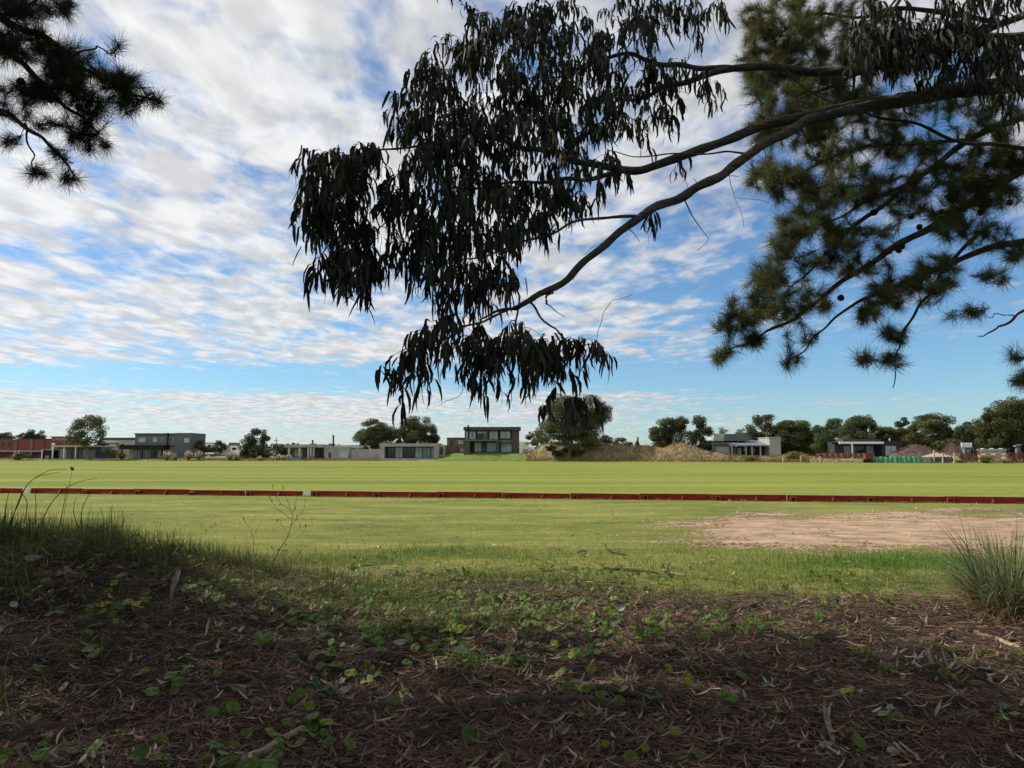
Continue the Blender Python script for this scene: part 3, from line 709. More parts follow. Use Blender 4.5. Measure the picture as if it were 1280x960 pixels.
h.win(914, 559.5, 922, 570, 2, 1.6, 'glass_dark'); h.win(922.4, 559.5, 928, 570, 1, 1.6, 'glass_pale'); h.win(930, 560, 935.4, 564, 1, 1.6, 'glass_pale'); h.win(938, 560, 945.6, 567, 2, 1.6, 'glass_dark'); h.win(949, 560, 956, 570, 1, 1.6, 'navy')

# charcoal house
h = House('charcoal_house', D_of(1080,14), 1039, 1136, 571, 'charcoal single-storey house with a white fascia over its porch')
h.box('fascia', 'render_white', 1042, 552.2, 1096.8, 555, -2.6, -2.3); h.box('roof', 'dark_roof', 1049, 549.2, 1096.5, 552, -1.5, 8); h.box('porch_ceiling', 'dark_roof', 1042, 552.1, 1096.8, 552.9, -2.29, 3)
h.box('wall', 'charcoal', 1041, 553, 1096.4, 572, 1.2, 8, ground=True); h.box('side_wall', 'charcoal', 1040.2, 555, 1052, 572, -.6, 1.19, ground=True)
h.box('block', 'charcoal', 1096.6, 551.2, 1122, 572, -1.6, 8, ground=True); h.box('wing', 'black_metal', 1122.1, 552, 1136, 572, 1, 8, ground=True)
h.post(1058, 555, 572, -2.5, .35, 'render_white')
h.win(1053, 557, 1064, 570, 2, 1.2, 'glass_pale'); h.win(1067, 557.5, 1082, 570, 3, 1.2, 'glass_dark'); h.win(1083.5, 557, 1093.5, 570, 2, 1.2, 'glass_pale'); h.win(1100.2, 557, 1114.4, 570, 2, -1.6, 'glass_pale', 'frame')
h.flue(1096.4, 541, 552, 1, .16); h.flue(1051.5, 547.5, 550, 3, .3, 'render_white', 'roof_vent')
h.flue(1116, 548, 551.5, 2, .12, 'render_white', 'roof_vent')

# ------------------------------------------------------------------ along the far edge
P0 = W(345.5, 575, D_of(345,3)); Pt = W(345.5, 547, D_of(345,3))
t = thing('utility_pole', P0, 'thin wooden utility pole right of the leaning dark tree', 'pole')
g = MB(); g.tube([P0-[0,0,.5], Pt], [.15,.10], 8); obj('pole', g, MT['trunk'], t)
g = MB(); g.box(Pt[0]-.7, Pt[0]+.7, Pt[1]-.13, Pt[1]+.0, Pt[2]-.9, Pt[2]-.75); obj('crossarm', g, MT['trunk'], t)

def pampas(px, hpx, wpx, label, off=1.2, n=14, tint=(1,1,1)):
    D = D_of(px, off); s = D/FPX
    b = W(px, 575.5, D); b[2] = .02 + off*.08
    t = thing('pampas_grass', b, label, 'grass clump', 'pampas grasses along the far edge of the field')
    h_, w_ = hpx*s, wpx*s/2
    g = MB(); m = 220
    a = R.uniform(0, 2*PI, m); l = R.uniform(.4, .75, m)*h_; rr = R.uniform(.5, 1.1, m)*w_
    p0 = b + np.stack([np.cos(a)*.15, np.sin(a)*.15, 0*a], -1)
    p1 = p0 + np.stack([np.cos(a)*rr*.5, np.sin(a)*rr*.5, l*.8], -1)
    p2 = p0 + np.stack([np.cos(a)*rr, np.sin(a)*rr, l*.55], -1)
    g.strips(np.stack([p0,p1,p2],1), np.stack([-np.sin(a), np.cos(a), 0*a], -1), np.array([.05,.05,.01]), np.array((.85,.9,.6))*R.uniform(.6,1.2,(m,1)))
    obj('leaves', g, MT['dry_blade'], t)
    for k in range(n):
        q = MB(); a = R.uniform(0, 2*PI); r_ = w_*R.uniform(.1, .95); hh = h_*R.uniform(.7, 1.08)
        p1 = b + np.array([math.cos(a)*r_*.7, math.sin(a)*r_*.7, hh*.5]); p2 = b + np.array([math.cos(a)*r_, math.sin(a)*r_, hh])
        q.tube([b, p1], .015, 4); w = .5*R.uniform(.7,1.1)
        q.tube([p1, p1*.7+p2*.3, p1*.35+p2*.65, p2], [.04, .24*w/.5, .19*w/.5, .02], 6)
        q.hast = True; q.T = [x*np.array(tint)*R.uniform(.8,1.15) for x in q.T]
        obj('plume', q, MT['plume'], t)
pampas(208, 11, 14, 'pale pampas grass clump at the right foot of the black pergola', n=14)
pampas(219, 9, 12, 'low pampas clump before the slate side wall', n=10, tint=(.85,.8,.75))
pampas(236, 12, 15, 'bright tall pampas clump at the corner of the two-storey grey house', n=16, tint=(1.15,1.1,1.05))
pampas(248, 12, 12, 'pampas clump just right of the two-storey grey house', n=14, tint=(1.1,1.05,1))
pampas(287, 11, 13, 'pampas clump before the far grey and white house', n=9)
pampas(296, 9, 14, 'low creamy pampas clump left of the leaning dark tree', n=12, tint=(1,.98,.85))
pampas(325, 6, 12, 'small rounded pampas tussock under the leaning dark tree', n=10, tint=(.9,.88,.75))
pampas(22, 13, 16, 'pinkish pampas clump before the red brick building', n=12, tint=(.85,.72,.72))
pampas(1200, 6, 10, 'small yellow-green tussock before the site fence', n=4, tint=(.8,.85,.6))
pampas(1255, 8, 12, 'bushy pale tussock at the foot of the stacked timber', n=6, tint=(.9,.95,.75))

# site fence: separate posts, net, green cloth
D0 = 157.
def edgeP(px, py, off=.5): return W(px, py, D_of(px, off))
for k, (px, top, lab) in enumerate(((958,571.5,'thin fence post before the porch of the blue-roofed house'), (979,570.5,'stout pale fence post left of the rounded olive bush'), (1001,569.5,'pale fence post right of the rounded olive bush'), (1025.5,570.5,'pale fence post under the round fresh green tree'), (1167.5,563,'tall pale post at the right end of the green cloth'), (1178.5,566,'pale post before the brown sand heap'), (1193,566,'pale post left of the red timber rails'))):
    a, b_ = edgeP(px, 580, .6), edgeP(px, top, .6); a[2] = -.1
    g = MB(); w = .13 if k else .07
    g.hexa([(a[0]-w,a[1]-w,a[2]),(a[0]+w,a[1]-w,a[2]),(a[0]+w,a[1]+w,a[2]),(a[0]-w,a[1]+w,a[2]),(b_[0]-w,a[1]-w,b_[2]),(b_[0]+w,a[1]-w,b_[2]),(b_[0]+w,a[1]+w,b_[2]-.06),(b_[0]-w,a[1]+w,b_[2]-.06)])
    tag(obj('fence_post', g, MT['fence_wood']), lab, 'fence post', 'fence posts along the right end of the field')
def cloth(name, p0, p1, y0, y1, m, label, off, sag=.15, cat='fence'):
    P = np.linspace(p0, p1, 60); g = MB(); top, bot = [], []
    for i, p in enumerate(P):
        d = D_of(p, off) + .12*math.sin(i*1.1) + .08*math.sin(i*2.7)
        top.append(W(p, y0, d) - [0,0,sag*abs(math.sin(i*.33))]); bot.append(W(p, y1, d) + [0,.05*math.sin(i*1.7),0])
    for dy in (0, .03):
        T, B = np.array(top)+[0,dy,0], np.array(bot)+[0,dy,0]
        M_ = (T+B)/2 + np.stack([0*P, .06*np.sin(np.arange(60)*1.9), 0*P], -1)
        for A_, B_ in ((T, M_), (M_, B)):
            V = np.stack([A_, B_], 1).reshape(-1,3); k_ = np.arange(59)*2
            g.add(V, np.stack([k_, k_+1, k_+3, k_+2], -1))
    o = tag(obj(name, g, MT[m], smooth=True), label, cat)
    return o
cloth('shade_cloth_fence', 1091.5, 1152, 570.2, 579.6, 'green_cloth', 'green shade cloth fence before the charcoal house', .3)
cloth('pale_cloth_fence', 1152.3, 1163, 570.4, 579, 'pale_cloth', 'faded whitish end of cloth fence right of the green one', .35)
cloth('dark_cloth_fence', 1163.2, 1190, 570.5, 578, 'render_slate', 'dark grey net fence between the tall pale posts', .8)
cloth('orange_net_fence', 1019, 1093, 566, 571.6, 'orange_net', 'rusty orange net fence across the front of the charcoal house', 7)
# rusty trailer
b_ = edgeP(1086, 579, -.2); b_[2] = .0
t = thing('rusty_trailer', b_, 'small rusty trailer at the left end of the green cloth', 'trailer')
g = MB(); x, y = b_[0], b_[1]
g.box(x-.85, x+.8, y-.4, y+.8, .85, 1.95); g.box(x-.95, x+.9, y-.5, y+.9, 1.95, 2.05); obj('body', g, MT['rust'], t)
g = MB(); g.box(x-.8, x+.75, y-.3, y+.7, .66, .84); g.box(x-1.6, x-.8, y+.1, y+.25, .68, .8); obj('chassis', g, MT['charcoal'], t)
for sx_, yy in ((-.5,-.45),(.5,-.45),(-.5,.75),(.5,.75)):
    g = MB(); g.tube([(x+sx_, y+yy, .36),(x+sx_, y+yy+.16, .36)], .36, 14); obj('wheel', g, MT['black_metal'], t)

# building site heaps and materials
def heap(name, px0, px1, ytop, ybot, off, m, label, n=0, twig=False, cat='heap'):
    cx = (px0+px1)/2; D = D_of(cx, off); s = D/FPX
    c = W(cx, ybot, D); a = (px1-px0)/2*s; hgt = (ybot-ytop)*s
    g = MB(); U = np.linspace(-1, 1, 36); XX, YY = np.meshgrid(U, U, indexing='ij'); rr = np.sqrt(XX**2+YY**2)
    z = hgt*np.clip(1-rr, 0, 1)**.75*(.75+.5*fbm(XX*2+px0, YY*2, 4)) - .25
    k = np.arange(35); i_, j_ = np.meshgrid(k, k, indexing='ij'); q = (i_*36+j_).ravel()
    g.add(np.stack([c[0]+XX*a, c[1]+YY*min(a,4), c[2]+z], -1).reshape(-1,3), np.stack([q, q+36, q+37, q+1], -1), np.ones(3))
    if twig:
        for i in range(420):
            x_, y_ = R.uniform(-.85,.85), R.uniform(-.8,.5); r_ = math.hypot(x_,y_)
            if r_ > .95: continue
            p = c + np.array([x_*a, y_*min(a,4), hgt*(1-r_)**.75]); d = unit(R.normal(size=3)*[1,.6,.45]); l = R.uniform(.5,1.5)
            b2 = MB(); g.strips(np.array([[p-d*l/2, p+d*l/2+[0,0,.1]]]), np.array([[0,.3,.95]]), np.array([.05,.02]), np.array([[1,1,1]])*R.uniform(.5,1.8))
    return tag(obj(name, g, MT[m], smooth=not twig), label, cat)
heap('brush_heap', 1112, 1180, 555, 570, 10, 'brush', 'reddish brown brush heap behind the green cloth fence', twig=True)
heap('brush_heap', 1176, 1208, 554.5, 569, 8, 'brush', 'dark brown brush heap left of the green site cabin', twig=True)
heap('sand_heap', 1150, 1192, 565, 571, 6, 'sand_heap', 'pale sand heap behind the tall fence post on the building site')
h = House('site_cabin', D_of(1212,6), 1203, 1226, 569, 'small dark green site cabin with a white panel beside it')
h.box('cabin', 'render_grey', 1203.5, 560, 1215, 569, 0, 2.5, ground=True); h.box('roof', 'dark_roof', 1203, 559.2, 1215.5, 560, -.2, 2.7); h.win(1206, 562, 1209, 565, 1, 0, 'frame_white'); h.box('door', 'black_metal', 1211, 562, 1214, 568.6, -.05, -.003)
h.t['category'] = 'cabin'
g = MB(); D0 = D_of(1218,5.5); a, c = W(1212,563.5,D0), W(1225,553,D0); g.box(a[0], c[0], D0+3, D0+3.1, a[2]-1.6, c[2]); g.box(a[0]+.05,a[0]+.2,D0+2.85,D0+2.99,a[2]-2.5,c[2]-.1); g.box(c[0]-.2,c[0]-.05,D0+2.85,D0+2.99,a[2]-2.5,c[2]-.1)
tag(obj('hoarding', g, MT['render_white']), 'square white panel standing behind the green site cabin', 'hoarding')
def timber(px0, px1, y0, y1, off, m, label, seed):
    D = D_of((px0+px1)/2, off); rs = np.random.RandomState(seed)
    b = W((px0+px1)/2, y1, D); g = MB(); x0, x1 = W(px0,y1,D)[0], W(px1,y1,D)[0]; z1 = W(640,y0,D)[2]
    z = .12; n = 0
    while z < z1:
        for k in range(4):
            o0, o1 = rs.uniform(-.3,.5), rs.uniform(-.5,.3); g.box(x0+o0, x1+o1, D+k*.32, D+k*.32+.25, z, z+.13)
        z += .16; n += 1
        if n % 3 == 0:
            for f in (.15,.5,.85): g.box(x0+(x1-x0)*f, x0+(x1-x0)*f+.15, D-.1, D+1.3, z, z+.12)
            z += .15
    tag(obj('timber_stack', g, MT[m]), label, 'timber stack')
timber(1225, 1258, 560.5, 566, 7, 'concrete_pale', 'long pale timber stack under the huge dark tree', 1)
timber(1201, 1225, 567, 574, 3, 'orange_net', 'reddish timber rails right of the pale fence posts', 2)
timber(1226, 1262, 567.4, 570.2, 3.5, 'wood_pale', 'bright timber beams raised before the long pale stack', 3)
timber(1265, 1300, 566, 577, 2.5, 'rust', 'dark red timber pile at the right edge', 4)
# excavator-like bluish machine at right edge, simplified to two stacked blocks
g = MB(); D0 = D_of(1274,4); c = W(1274.5,567,D0)
g.hexa([(c[0]-.5,D0,c[2]-1),(c[0]+.6,D0,c[2]-1),(c[0]+.6,D0+.9,c[2]-1),(c[0]-.5,D0+.9,c[2]-1),(c[0]-.35,D0+.1,c[2]+1.5),(c[0]+.3,D0+.1,c[2]+1.7),(c[0]+.3,D0+.8,c[2]+1.7),(c[0]-.35,D0+.8,c[2]+1.5)])
g.hexa([(c[0]-.75,D0-.05,c[2]+1.5),(c[0]+.65,D0-.05,c[2]+1.7),(c[0]+.65,D0+.95,c[2]+1.7),(c[0]-.75,D0+.95,c[2]+1.5),(c[0]-.65,D0,c[2]+1.75),(c[0]+.6,D0,c[2]+2.0),(c[0]+.6,D0+.9,c[2]+2.0),(c[0]-.65,D0+.9,c[2]+1.75)])
tag(obj('machine_blocks', g, MT['render_slate']), 'bluish grey machine-like stack of blocks standing on the dark red timber pile', 'stack')
# two pale people sized posts on the dune crest (white sign stubs)
g = MB(); D0 = D_of(858,9.5)
for px, y0, w in ((857.5,556.5,.22),(860,557,.3)):
    c = W(px,562,D0); g.box(c[0]-w, c[0]+w, D0+px*.2-171.5, D0+px*.2-171.2, c[2]-1, W(px,y0,D0)[2])
tag(obj('marker_sign', g, MT['render_white']), 'small white sign boards on the dune crest between the two trees', 'sign')

# ------------------------------------------------------------------ red boards along the field
A0, A1 = np.array([-26.9, 38.9]), np.array([21.0, 30.6])
BL = 3.1; ang = math.atan2(A1[1]-A0[1], A1[0]-A0[0]); dirv = unit(A1-A0)
def make_board(name, Lb, m, label, cat, group, braces):
    t = thing(name, (0,0,0), label, cat, group)
    g = MB(); g.box(.004, Lb-.004, 0, .045, .0, .272); o = obj('board', g, MT[m], t)
    for bx, big in braces:
        q = MB()
        if big:
            q.box(bx-.15, bx+.12, -.13, -.003, .165, .2); q.box(bx-.15, bx-.09, -.12, -.003, .02, .163)
            q.hexa([(bx+.05,-.16,0),(bx+.11,-.16,0),(bx+.11,-.10,0),(bx+.05,-.10,0),(bx+.05,-.08,.163),(bx+.11,-.08,.163),(bx+.11,-.02,.163),(bx+.05,-.02,.163)])
        else:
            q.hexa([(bx-.03,-.17,0),(bx+.03,-.17,0),(bx+.03,-.12,0),(bx-.03,-.12,0),(bx+.02,-.06,.2),(bx+.09,-.06,.2),(bx+.09,-.003,.2),(bx+.02,-.003,.2)])
        obj('brace', q, MT['red_tab'], t)
    return t
proto = make_board('field_board', BL, 'red_paint', 'low red wooden board in the long row along the field', 'board', 'red boards along the field edge', ((.25,True),(1.8,False)))
white = make_board('marker_board', .4, 'white_paint', 'short white board in the red row, behind the bare weed stalk', 'board', 'white marker boards in the red row', ())
def along(px):          # distance along the row where a line of sight at column px crosses it
    r_ = (px-640)/FPX
    return (A0[0]-r_*A0[1])/(r_*dirv[1]-dirv[0])
w1, w2 = along(34.0), along(381.0)
segs = []
s_ = w1
segs.append((w1,'w')); s_ = w1+.42
nb = int(round((w2-s_)/BL)); step = (w2-s_)/nb
for k in range(nb): segs.append((s_+k*step,'r',step))
segs.append((w2,'w')); s_ = w2+.42
for k in range(15): segs.append((s_+k*(BL+.02),'r',BL+.02))
for k in range(1,5): segs.append((w1-k*(BL+.02),'r',BL+.02))
fr = fw = True
for sg in segs:
    if sg[1] == 'r':
        o = proto if fr else copy_tree(proto); fr = False
        o.scale = (sg[2]/BL-.003, 1, 1)
    else:
        o = white if fw else copy_tree(white)
        if fw: o['label'] = 'short white board in the red row, behind the tall grass stems'
        else: o['label'] = 'short white board in the red row, behind the bare weed stalk'
        fw = False
    p = A0 + dirv*sg[0]
    o.location = (p[0], p[1]+R.normal(0,.02), -.004+R.normal(0,.009)); o.rotation_euler = (R.normal(0,.07), R.normal(0,.003), ang+R.normal(0,.005))

# ------------------------------------------------------------------ foreground trees
class Skel:
    def __init__(s): s.P = []; s.r = []
    def add(s, P, r): s.P += list(P); s.r += list(r)
def limb(t, sk, pts, r, sides=12, m='euc_bark', name='branch', label=None):
    """pts: (px, py, depth)"""
    P = np.array([W(*p) for p in pts]); P, rr = smooth_path(P, np.array(r)*(.75 if m == 'euc_bark' else 1), 8)
    P = P + .012*np.stack([np.sin(np.arange(len(P))*.9), np.cos(np.arange(len(P))*.7), np.sin(np.arange(len(P))*.6+1)], -1)*(rr[:,None] < .045)
    rr = rr*(1+.05*np.sin(np.arange(len(rr))*1.3+len(rr))+R.normal(0,.035,len(rr)))
    g = MB(); g.tube(P, rr, sides); sk.add(P, rr)
    return obj(name, g, MT[m], t, True)
def grow(sk, targets, g, sag=.1, rmax=.012):
    """twigs from the nearest wood to every target point; returns the twig paths"""
    P0 = np.array(sk.P); n0 = len(P0)
    cap = n0 + len(targets)*6
    NP = np.zeros((cap,3)); NR = np.zeros(cap); NP[:n0] = P0; NR[:n0] = sk.r; n = n0
    d0 = np.array([np.min(np.sum((P0-t)**2, 1)) for t in targets])
    paths = []
    for k in np.argsort(d0):
        t = targets[k]; dd = np.sum((NP[:n]-t)**2, 1)
        i = int(np.argmin(dd)); p = NP[i]; l = math.sqrt(dd[i])
        if l < .03: continue
        m = 6; s = np.linspace(0, 1, m)[:,None]
        b = R.normal(0, .07*l, 3) + np.array([0,0,sag*l])
        Q = p*(1-s) + t*s + b*np.sin(s*PI) + R.normal(0,.012*l,(m,3))*np.sin(s*PI)
        r0 = min(NR[i]*.7, .003+.012*l, rmax); rr = np.linspace(r0, .0022, m)
        g.tube(Q, rr, 5, cap=False); paths.append(Q)
        NP[n:n+m-1] = Q[1:]; NR[n:n+m-1] = rr[1:]; n += m-1
    return paths
def blob_points(blobs, per):
    out = []
    for (px, py, rx, ry, D, w) in blobs:
        n = max(1, int(round(per*w*rx*ry/1000.)))
        q = rdir(n)*(R.rand(n,1)**.4)
        for a in q:
            out.append(W(px+a[0]*rx, py-a[2]*ry, D + a[1]*min(.8, max(.25, rx/70))))
    return np.array(out)

# --- gum tree on the right (its hanging leaves fill the middle of the view)
tx, ty = 6.5, 6.4
base = np.array([tx, ty, float(gh(tx,ty))])
euc = thing('gum_tree_near', base, 'near gum tree whose drooping dark leafy limbs reach in from the right', 'tree')
sk = Skel()
P, r = smooth_path([base-[0,0,.3], base+[0,.05,1.5], base+[-.05,.1,3.6], base+[.0,.2,5.6], base+[-.25,.2,8], base+[-.6,.4,11]], [.34,.27,.23,.19,.12,.03], 8)
g = MB(); g.tube(P, r, 14); obj('trunk', g, MT['euc_bark'], euc, True)
limb(euc, sk, [(1560,65,6.5),(1400,48,6.55),(1280,48,6.6),(1190,55,6.7),(1120,75,6.8),(1062,90,6.8),(1000,88,6.9),(950,83,7),(905,88,7),(850,104,7.1),(800,122,7.2),(760,130,7.2)], [.10,.085,.075,.07,.065,.06,.055,.052,.045,.038,.02,.008])
limb(euc, sk, [(915,86,7),(870,84,7.05),(830,80,7.1),(778,68,7.2),(745,76,7.2),(690,98,7.3),(640,95,7.3)], [.042,.036,.032,.028,.022,.014,.006], 8)
limb(euc, sk, [(1560,60,6.5),(1400,85,6.5),(1280,104,6.5),(1200,112,6.5),(1130,125,6.4),(1080,132,6.4),(1020,142,6.3),(930,166,6.3),(850,197,6.2),(785,213,6.2),(720,200,6.1),(670,186,6),(600,174,5.9),(530,184,5.8),(480,186,5.8),(430,200,5.7),(390,215,5.7)], [.13,.11,.10,.095,.088,.08,.062,.056,.05,.045,.034,.028,.02,.014,.01,.008,.005])
limb(euc, sk, [(785,213,6.2),(730,224,6.1),(690,225,6.1),(620,232,6),(560,238,5.9),(500,268,5.8),(440,310,5.7)], [.036,.025,.02,.016,.012,.009,.005], 8)
limb(euc, sk, [(1110,128,6.4),(1040,143,6.2),(985,163,6.1),(930,198,6.0),(880,232,5.9),(825,257,5.8),(770,293,5.7),(715,343,5.6),(665,374,5.5),(640,386,5.5),(600,396,5.4)], [.07,.06,.055,.052,.05,.046,.04,.036,.03,.018,.008])
limb(euc, sk, [(800,272,5.75),(745,272,5.7),(690,290,5.7),(630,312,5.6),(570,328,5.6),(520,345,5.6)], [.02,.015,.013,.011,.008,.004], 7)
limb(euc, sk, [(650,382,5.5),(600,402,5.4),(560,420,5.4),(520,440,5.4),(490,470,5.3)], [.014,.012,.01,.007,.004], 6)
limb(euc, sk, [(660,378,5.5),(690,408,5.4),(715,430,5.4),(745,432,5.4)], [.012,.01,.008,.004], 6)
limb(euc, sk, [(645,385,5.5),(650,420,5.4),(680,455,5.3),(700,490,5.3),(715,500,5.3)], [.012,.01,.007,.006,.004], 6)
limb(euc, sk, [(697,358,5.6),(690,365,5.55),(681,378,5.55)], [.011,.009,.012], 7, name='broken_twig')
limb(euc, sk, [(600,400,5.4),(585,450,5.4),(575,490,5.4),(548,508,5.4)], [.006,.004,.003,.002], 5, name='bare_twig')
limb(euc, sk, [(1330,190,6.9),(1270,183,6.9),(1210,178,6.9),(1130,152,6.8),(1060,135,6.7),(1000,105,6.7),(965,70,6.7)], [.03,.028,.024,.018,.014,.01,.005], 7, name='bare_branch')
limb(euc, sk, [(1000,160,6.2),(940,190,6.1),(890,190,6.1),(820,195,6.1),(760,190,6.1)], [.014,.012,.01,.008,.004], 6)
limb(euc, sk, [(1400,30,6.5),(1330,-60,6.5),(1200,-120,6.6),(1000,-150,6.8),(800,-130,7),(640,-90,7)], [.09,.07,.055,.045,.03,.01], 8)
limb(euc, sk, [(1000,-150,6.8),(960,-80,6.9),(900,-10,7)], [.03,.02,.008], 7)
limb(euc, sk, [(1200,-120,6.6),(1160,-40,6.3),(1100,20,6.2)], [.03,.02,.01], 7)
EB = [(425,205,50,32,5.7,1.25),(405,235,38,36,5.7,1.3),(455,215,38,36,5.7,1.2),(440,290,38,36,5.7,1.3),(425,330,36,22,5.7,1.3),(455,330,34,30,5.7,1.2),(398,262,26,26,5.7,1.2),
      (515,150,26,40,5.8,1),(540,110,36,32,5.9,1),(535,190,45,42,5.8,1.1),(505,250,40,36,5.8,1.1),(580,70,45,36,6,1),(570,150,50,50,5.9,1.1),(620,60,55,50,6.2,1),
      (660,30,60,40,6.6,1),(700,110,70,50,6.6,1),(640,150,60,50,6.2,1.1),(720,50,60,50,6.9,1),(760,120,45,40,6.9,.9),(790,30,60,36,7,.9),(850,20,50,25,7,.8),(900,15,22,18,7,.7),
      (590,230,60,36,5.9,1.1),(650,235,55,36,6,1),(710,240,45,28,6.1,.8),(700,170,55,40,6.1,.9),(560,290,55,34,5.7,1.1),(510,305,38,30,5.7,1),(620,290,50,28,5.7,1),(670,275,40,24,5.8,.8),(560,340,40,26,5.6,1),(600,350,40,26,5.6,1),(640,345,24,18,5.6,.7),
      (510,450,26,22,5.4,1.2),(530,430,28,18,5.4,1.1),(505,468,18,14,5.4,1.2),(575,410,38,18,5.4,1),(610,430,36,26,5.4,1),(655,430,40,28,5.3,1.1),(600,462,26,16,5.4,1),(690,440,34,22,5.3,1.1),(675,460,28,14,5.3,1),(720,436,16,14,5.3,1),(744,430,12,9,5.3,1.3),
      (712,505,26,7,5.3,1.6),(685,503,10,5,5.3,1.2),(740,505,14,6,5.3,1.3),
      (840,100,40,26,7,.9),(800,95,40,26,7,.9),(880,95,22,26,7,.7),(855,195,12,14,6.2,.7),(815,268,10,11,5.8,1.1),(780,150,40,30,6.6,.7),(740,205,40,22,6.1,.8),(820,140,24,18,6.8,.8),
      (1180,40,60,36,6.3,1.3),(1100,30,45,36,6.2,1.3),(1240,60,50,36,6.4,1.2),(1080,60,30,26,6.0,1.4),(1140,50,40,30,6.0,1.2),(1160,90,40,24,6.2,.7),(1250,110,40,26,6.4,.7),(1085,65,30,18,6.2,1.0),(1215,0,60,20,6.4,.8),(550,-8,22,8,6.2,.7),
      (640,-90,90,40,6.9,.5),(800,-110,120,50,7,.45),(1000,-120,140,60,6.8,.45),(1200,-100,120,60,6.5,.45),(1400,-40,120,80,6.5,.4)]
g = MB(); pts = blob_points(EB, 12); pts[:,2] += .035
paths = grow(sk, pts, g, .14, .010)
for (pa, pb, da, db) in (((1270,105),(900,180),6.5,6.25),((1130,128),(690,358),6.4,5.6),((1250,50),(760,120),6.6,7.1),((900,88),(640,95),7,7.3)):
    f = R.rand(26); tg = np.array([W(pa[0]+(pb[0]-pa[0])*q+R.normal(0,24), pa[1]+(pb[1]-pa[1])*q+R.normal(0,30), da+(db-da)*q+R.normal(0,.15)) for q in f])
    grow(sk, tg, g, .05, .007)
tag(obj('twig_spray', g, MT['euc_bark'], euc), kind='stuff')
def hang_leaves(paths, per, lmin, lmax, wid, g, tints):
    C = []; S = []; T = []; Wd = []
    for Q in paths:
        l = np.linalg.norm(Q[-1]-Q[0])
        d = unit(Q[-1]-Q[-2])
        tipd = unit(d + np.array([0,0,-.6]))
        # leafy end of the twig: a short drooping shoot past the tip
        sh = .16
        tc_ = np.array(tints)[R.randint(len(tints))]*R.uniform(.8,1.2)
        for k in range(per):
            f = R.rand()
            if f < .55: b = Q[-1] + tipd*sh*R.rand() + np.array([0,0,-.1])*R.rand()**2*.6
            else:
                s = R.uniform(.35, 1)*(len(Q)-1); i = min(int(s), len(Q)-2); b = Q[i]*(1-s+i)+Q[i+1]*(s-i)
            a = R.uniform(0, 2*PI); h = np.array([math.cos(a), math.sin(a), 0])
            L_ = R.uniform(lmin, lmax); out_ = R.uniform(.1, 1.3)**1.2
            d0 = unit(h*out_ + d*.5 + np.array([0,0,-.25])); d1 = unit(h*out_*.55 + np.array([0,0,-1.])); d2 = unit(-h*out_*R.uniform(-.5,1.0) + np.array([R.normal(0,.28),R.normal(0,.28),-1.]))
            p0 = b; p1 = p0+d0*L_*.22; p2 = p1+d1*L_*.3; p3 = p2+unit(d1+d2)*L_*.28; p4 = p3+d2*L_*.2
            C.append((p0,p1,p2,p3,p4)); sa = R.uniform(0, 2*PI)
            S.append((math.cos(sa), math.sin(sa), R.normal(0,.15)))
            w = wid*R.uniform(.75,1.2); Wd.append((w*.08, w*.8, w, w*.65, w*.05)); T.append(tc_*R.uniform(.75,1.3))
    g.strips(np.array(C), unit(np.array(S)), np.array(Wd), np.array(T))
g = MB(); hang_leaves(paths, 14, .10, .255, .0122, g, [(1,1,1),(.9,1,.85),(1.25,1.2,1.05),(.8,.85,.8),(1.1,1,.8)])
obj('leaves', g, MT['euc_leaf'], euc)

# --- pines
def tufts(g, tips, per, lmin, lmax, wid, tints, spread=.75):
    C = []; S = []; T = []
    for p, d in tips:
        n = per; d = unit(d)
        q = unit(rdir(n)*spread*R.uniform(.5,1.25,(n,1)) + d*.75)
        b = p - d*R.uniform(0, .11, (n,1)) + R.normal(0,.004,(n,3))
        L_ = R.uniform(lmin, lmax, (n,1))
        mid = b + q*L_*.5; e = mid + unit(q + np.array([0,0,-.18]))*L_*.5
        C.append(np.stack([b, mid, e], 1)); S.append(unit(np.cross(q, rdir(n))))
        T.append(np.array(tints[R.randint(len(tints))])*R.uniform(.75,1.25,(n,1))*R.uniform(.8,1.2))
    g.strips(np.concatenate(C), np.concatenate(S), np.array([wid, wid*.9, wid*.3]), np.concatenate(T))
def pine_cone(t, p, s=.028):
    g = MB(); n = 13; z = np.linspace(-1, 1, n); rr = s*np.sqrt(np.clip(1-z**2*.92, .03, 1))*(1-.15*z)
    d = unit(R.normal(size=3)*[1,1,.5]+[0,0,-1.])
    P = np.array([p + d*(zz+1)*s*1.25 for zz in z]); rr = rr*(1+.32*(np.arange(n) % 2)); g.tube(P, rr, 9)
    obj('pine_cone', g, MT['cone'], t)
def in_frame(P, mx=.74, mz=.72):
    P = np.asarray(P); return (P[:,1] > .3) & (np.abs(P[:,0]) < mx*P[:,1]) & ((P[:,2]-CAMZ) < mz*P[:,1])
def crown_tips(c, r, n, seed):
    rs = np.random.RandomState(seed); out = []
    k = 42; q = rs.normal(size=(k,3)); q /= np.linalg.norm(q,axis=1)[:,None]; q *= rs.rand(k,1)**.4
    cs_ = np.array(c)+q*np.array(r)
    for i in range(n):
        a = cs_[rs.randint(k)]; d = rs.normal(size=3); d /= np.linalg.norm(d); out.append((a+d*rs.rand()**.4*np.array([1.3,1.3,.8]), d*[1,1,.5]+[0,0,.3]))
    return out

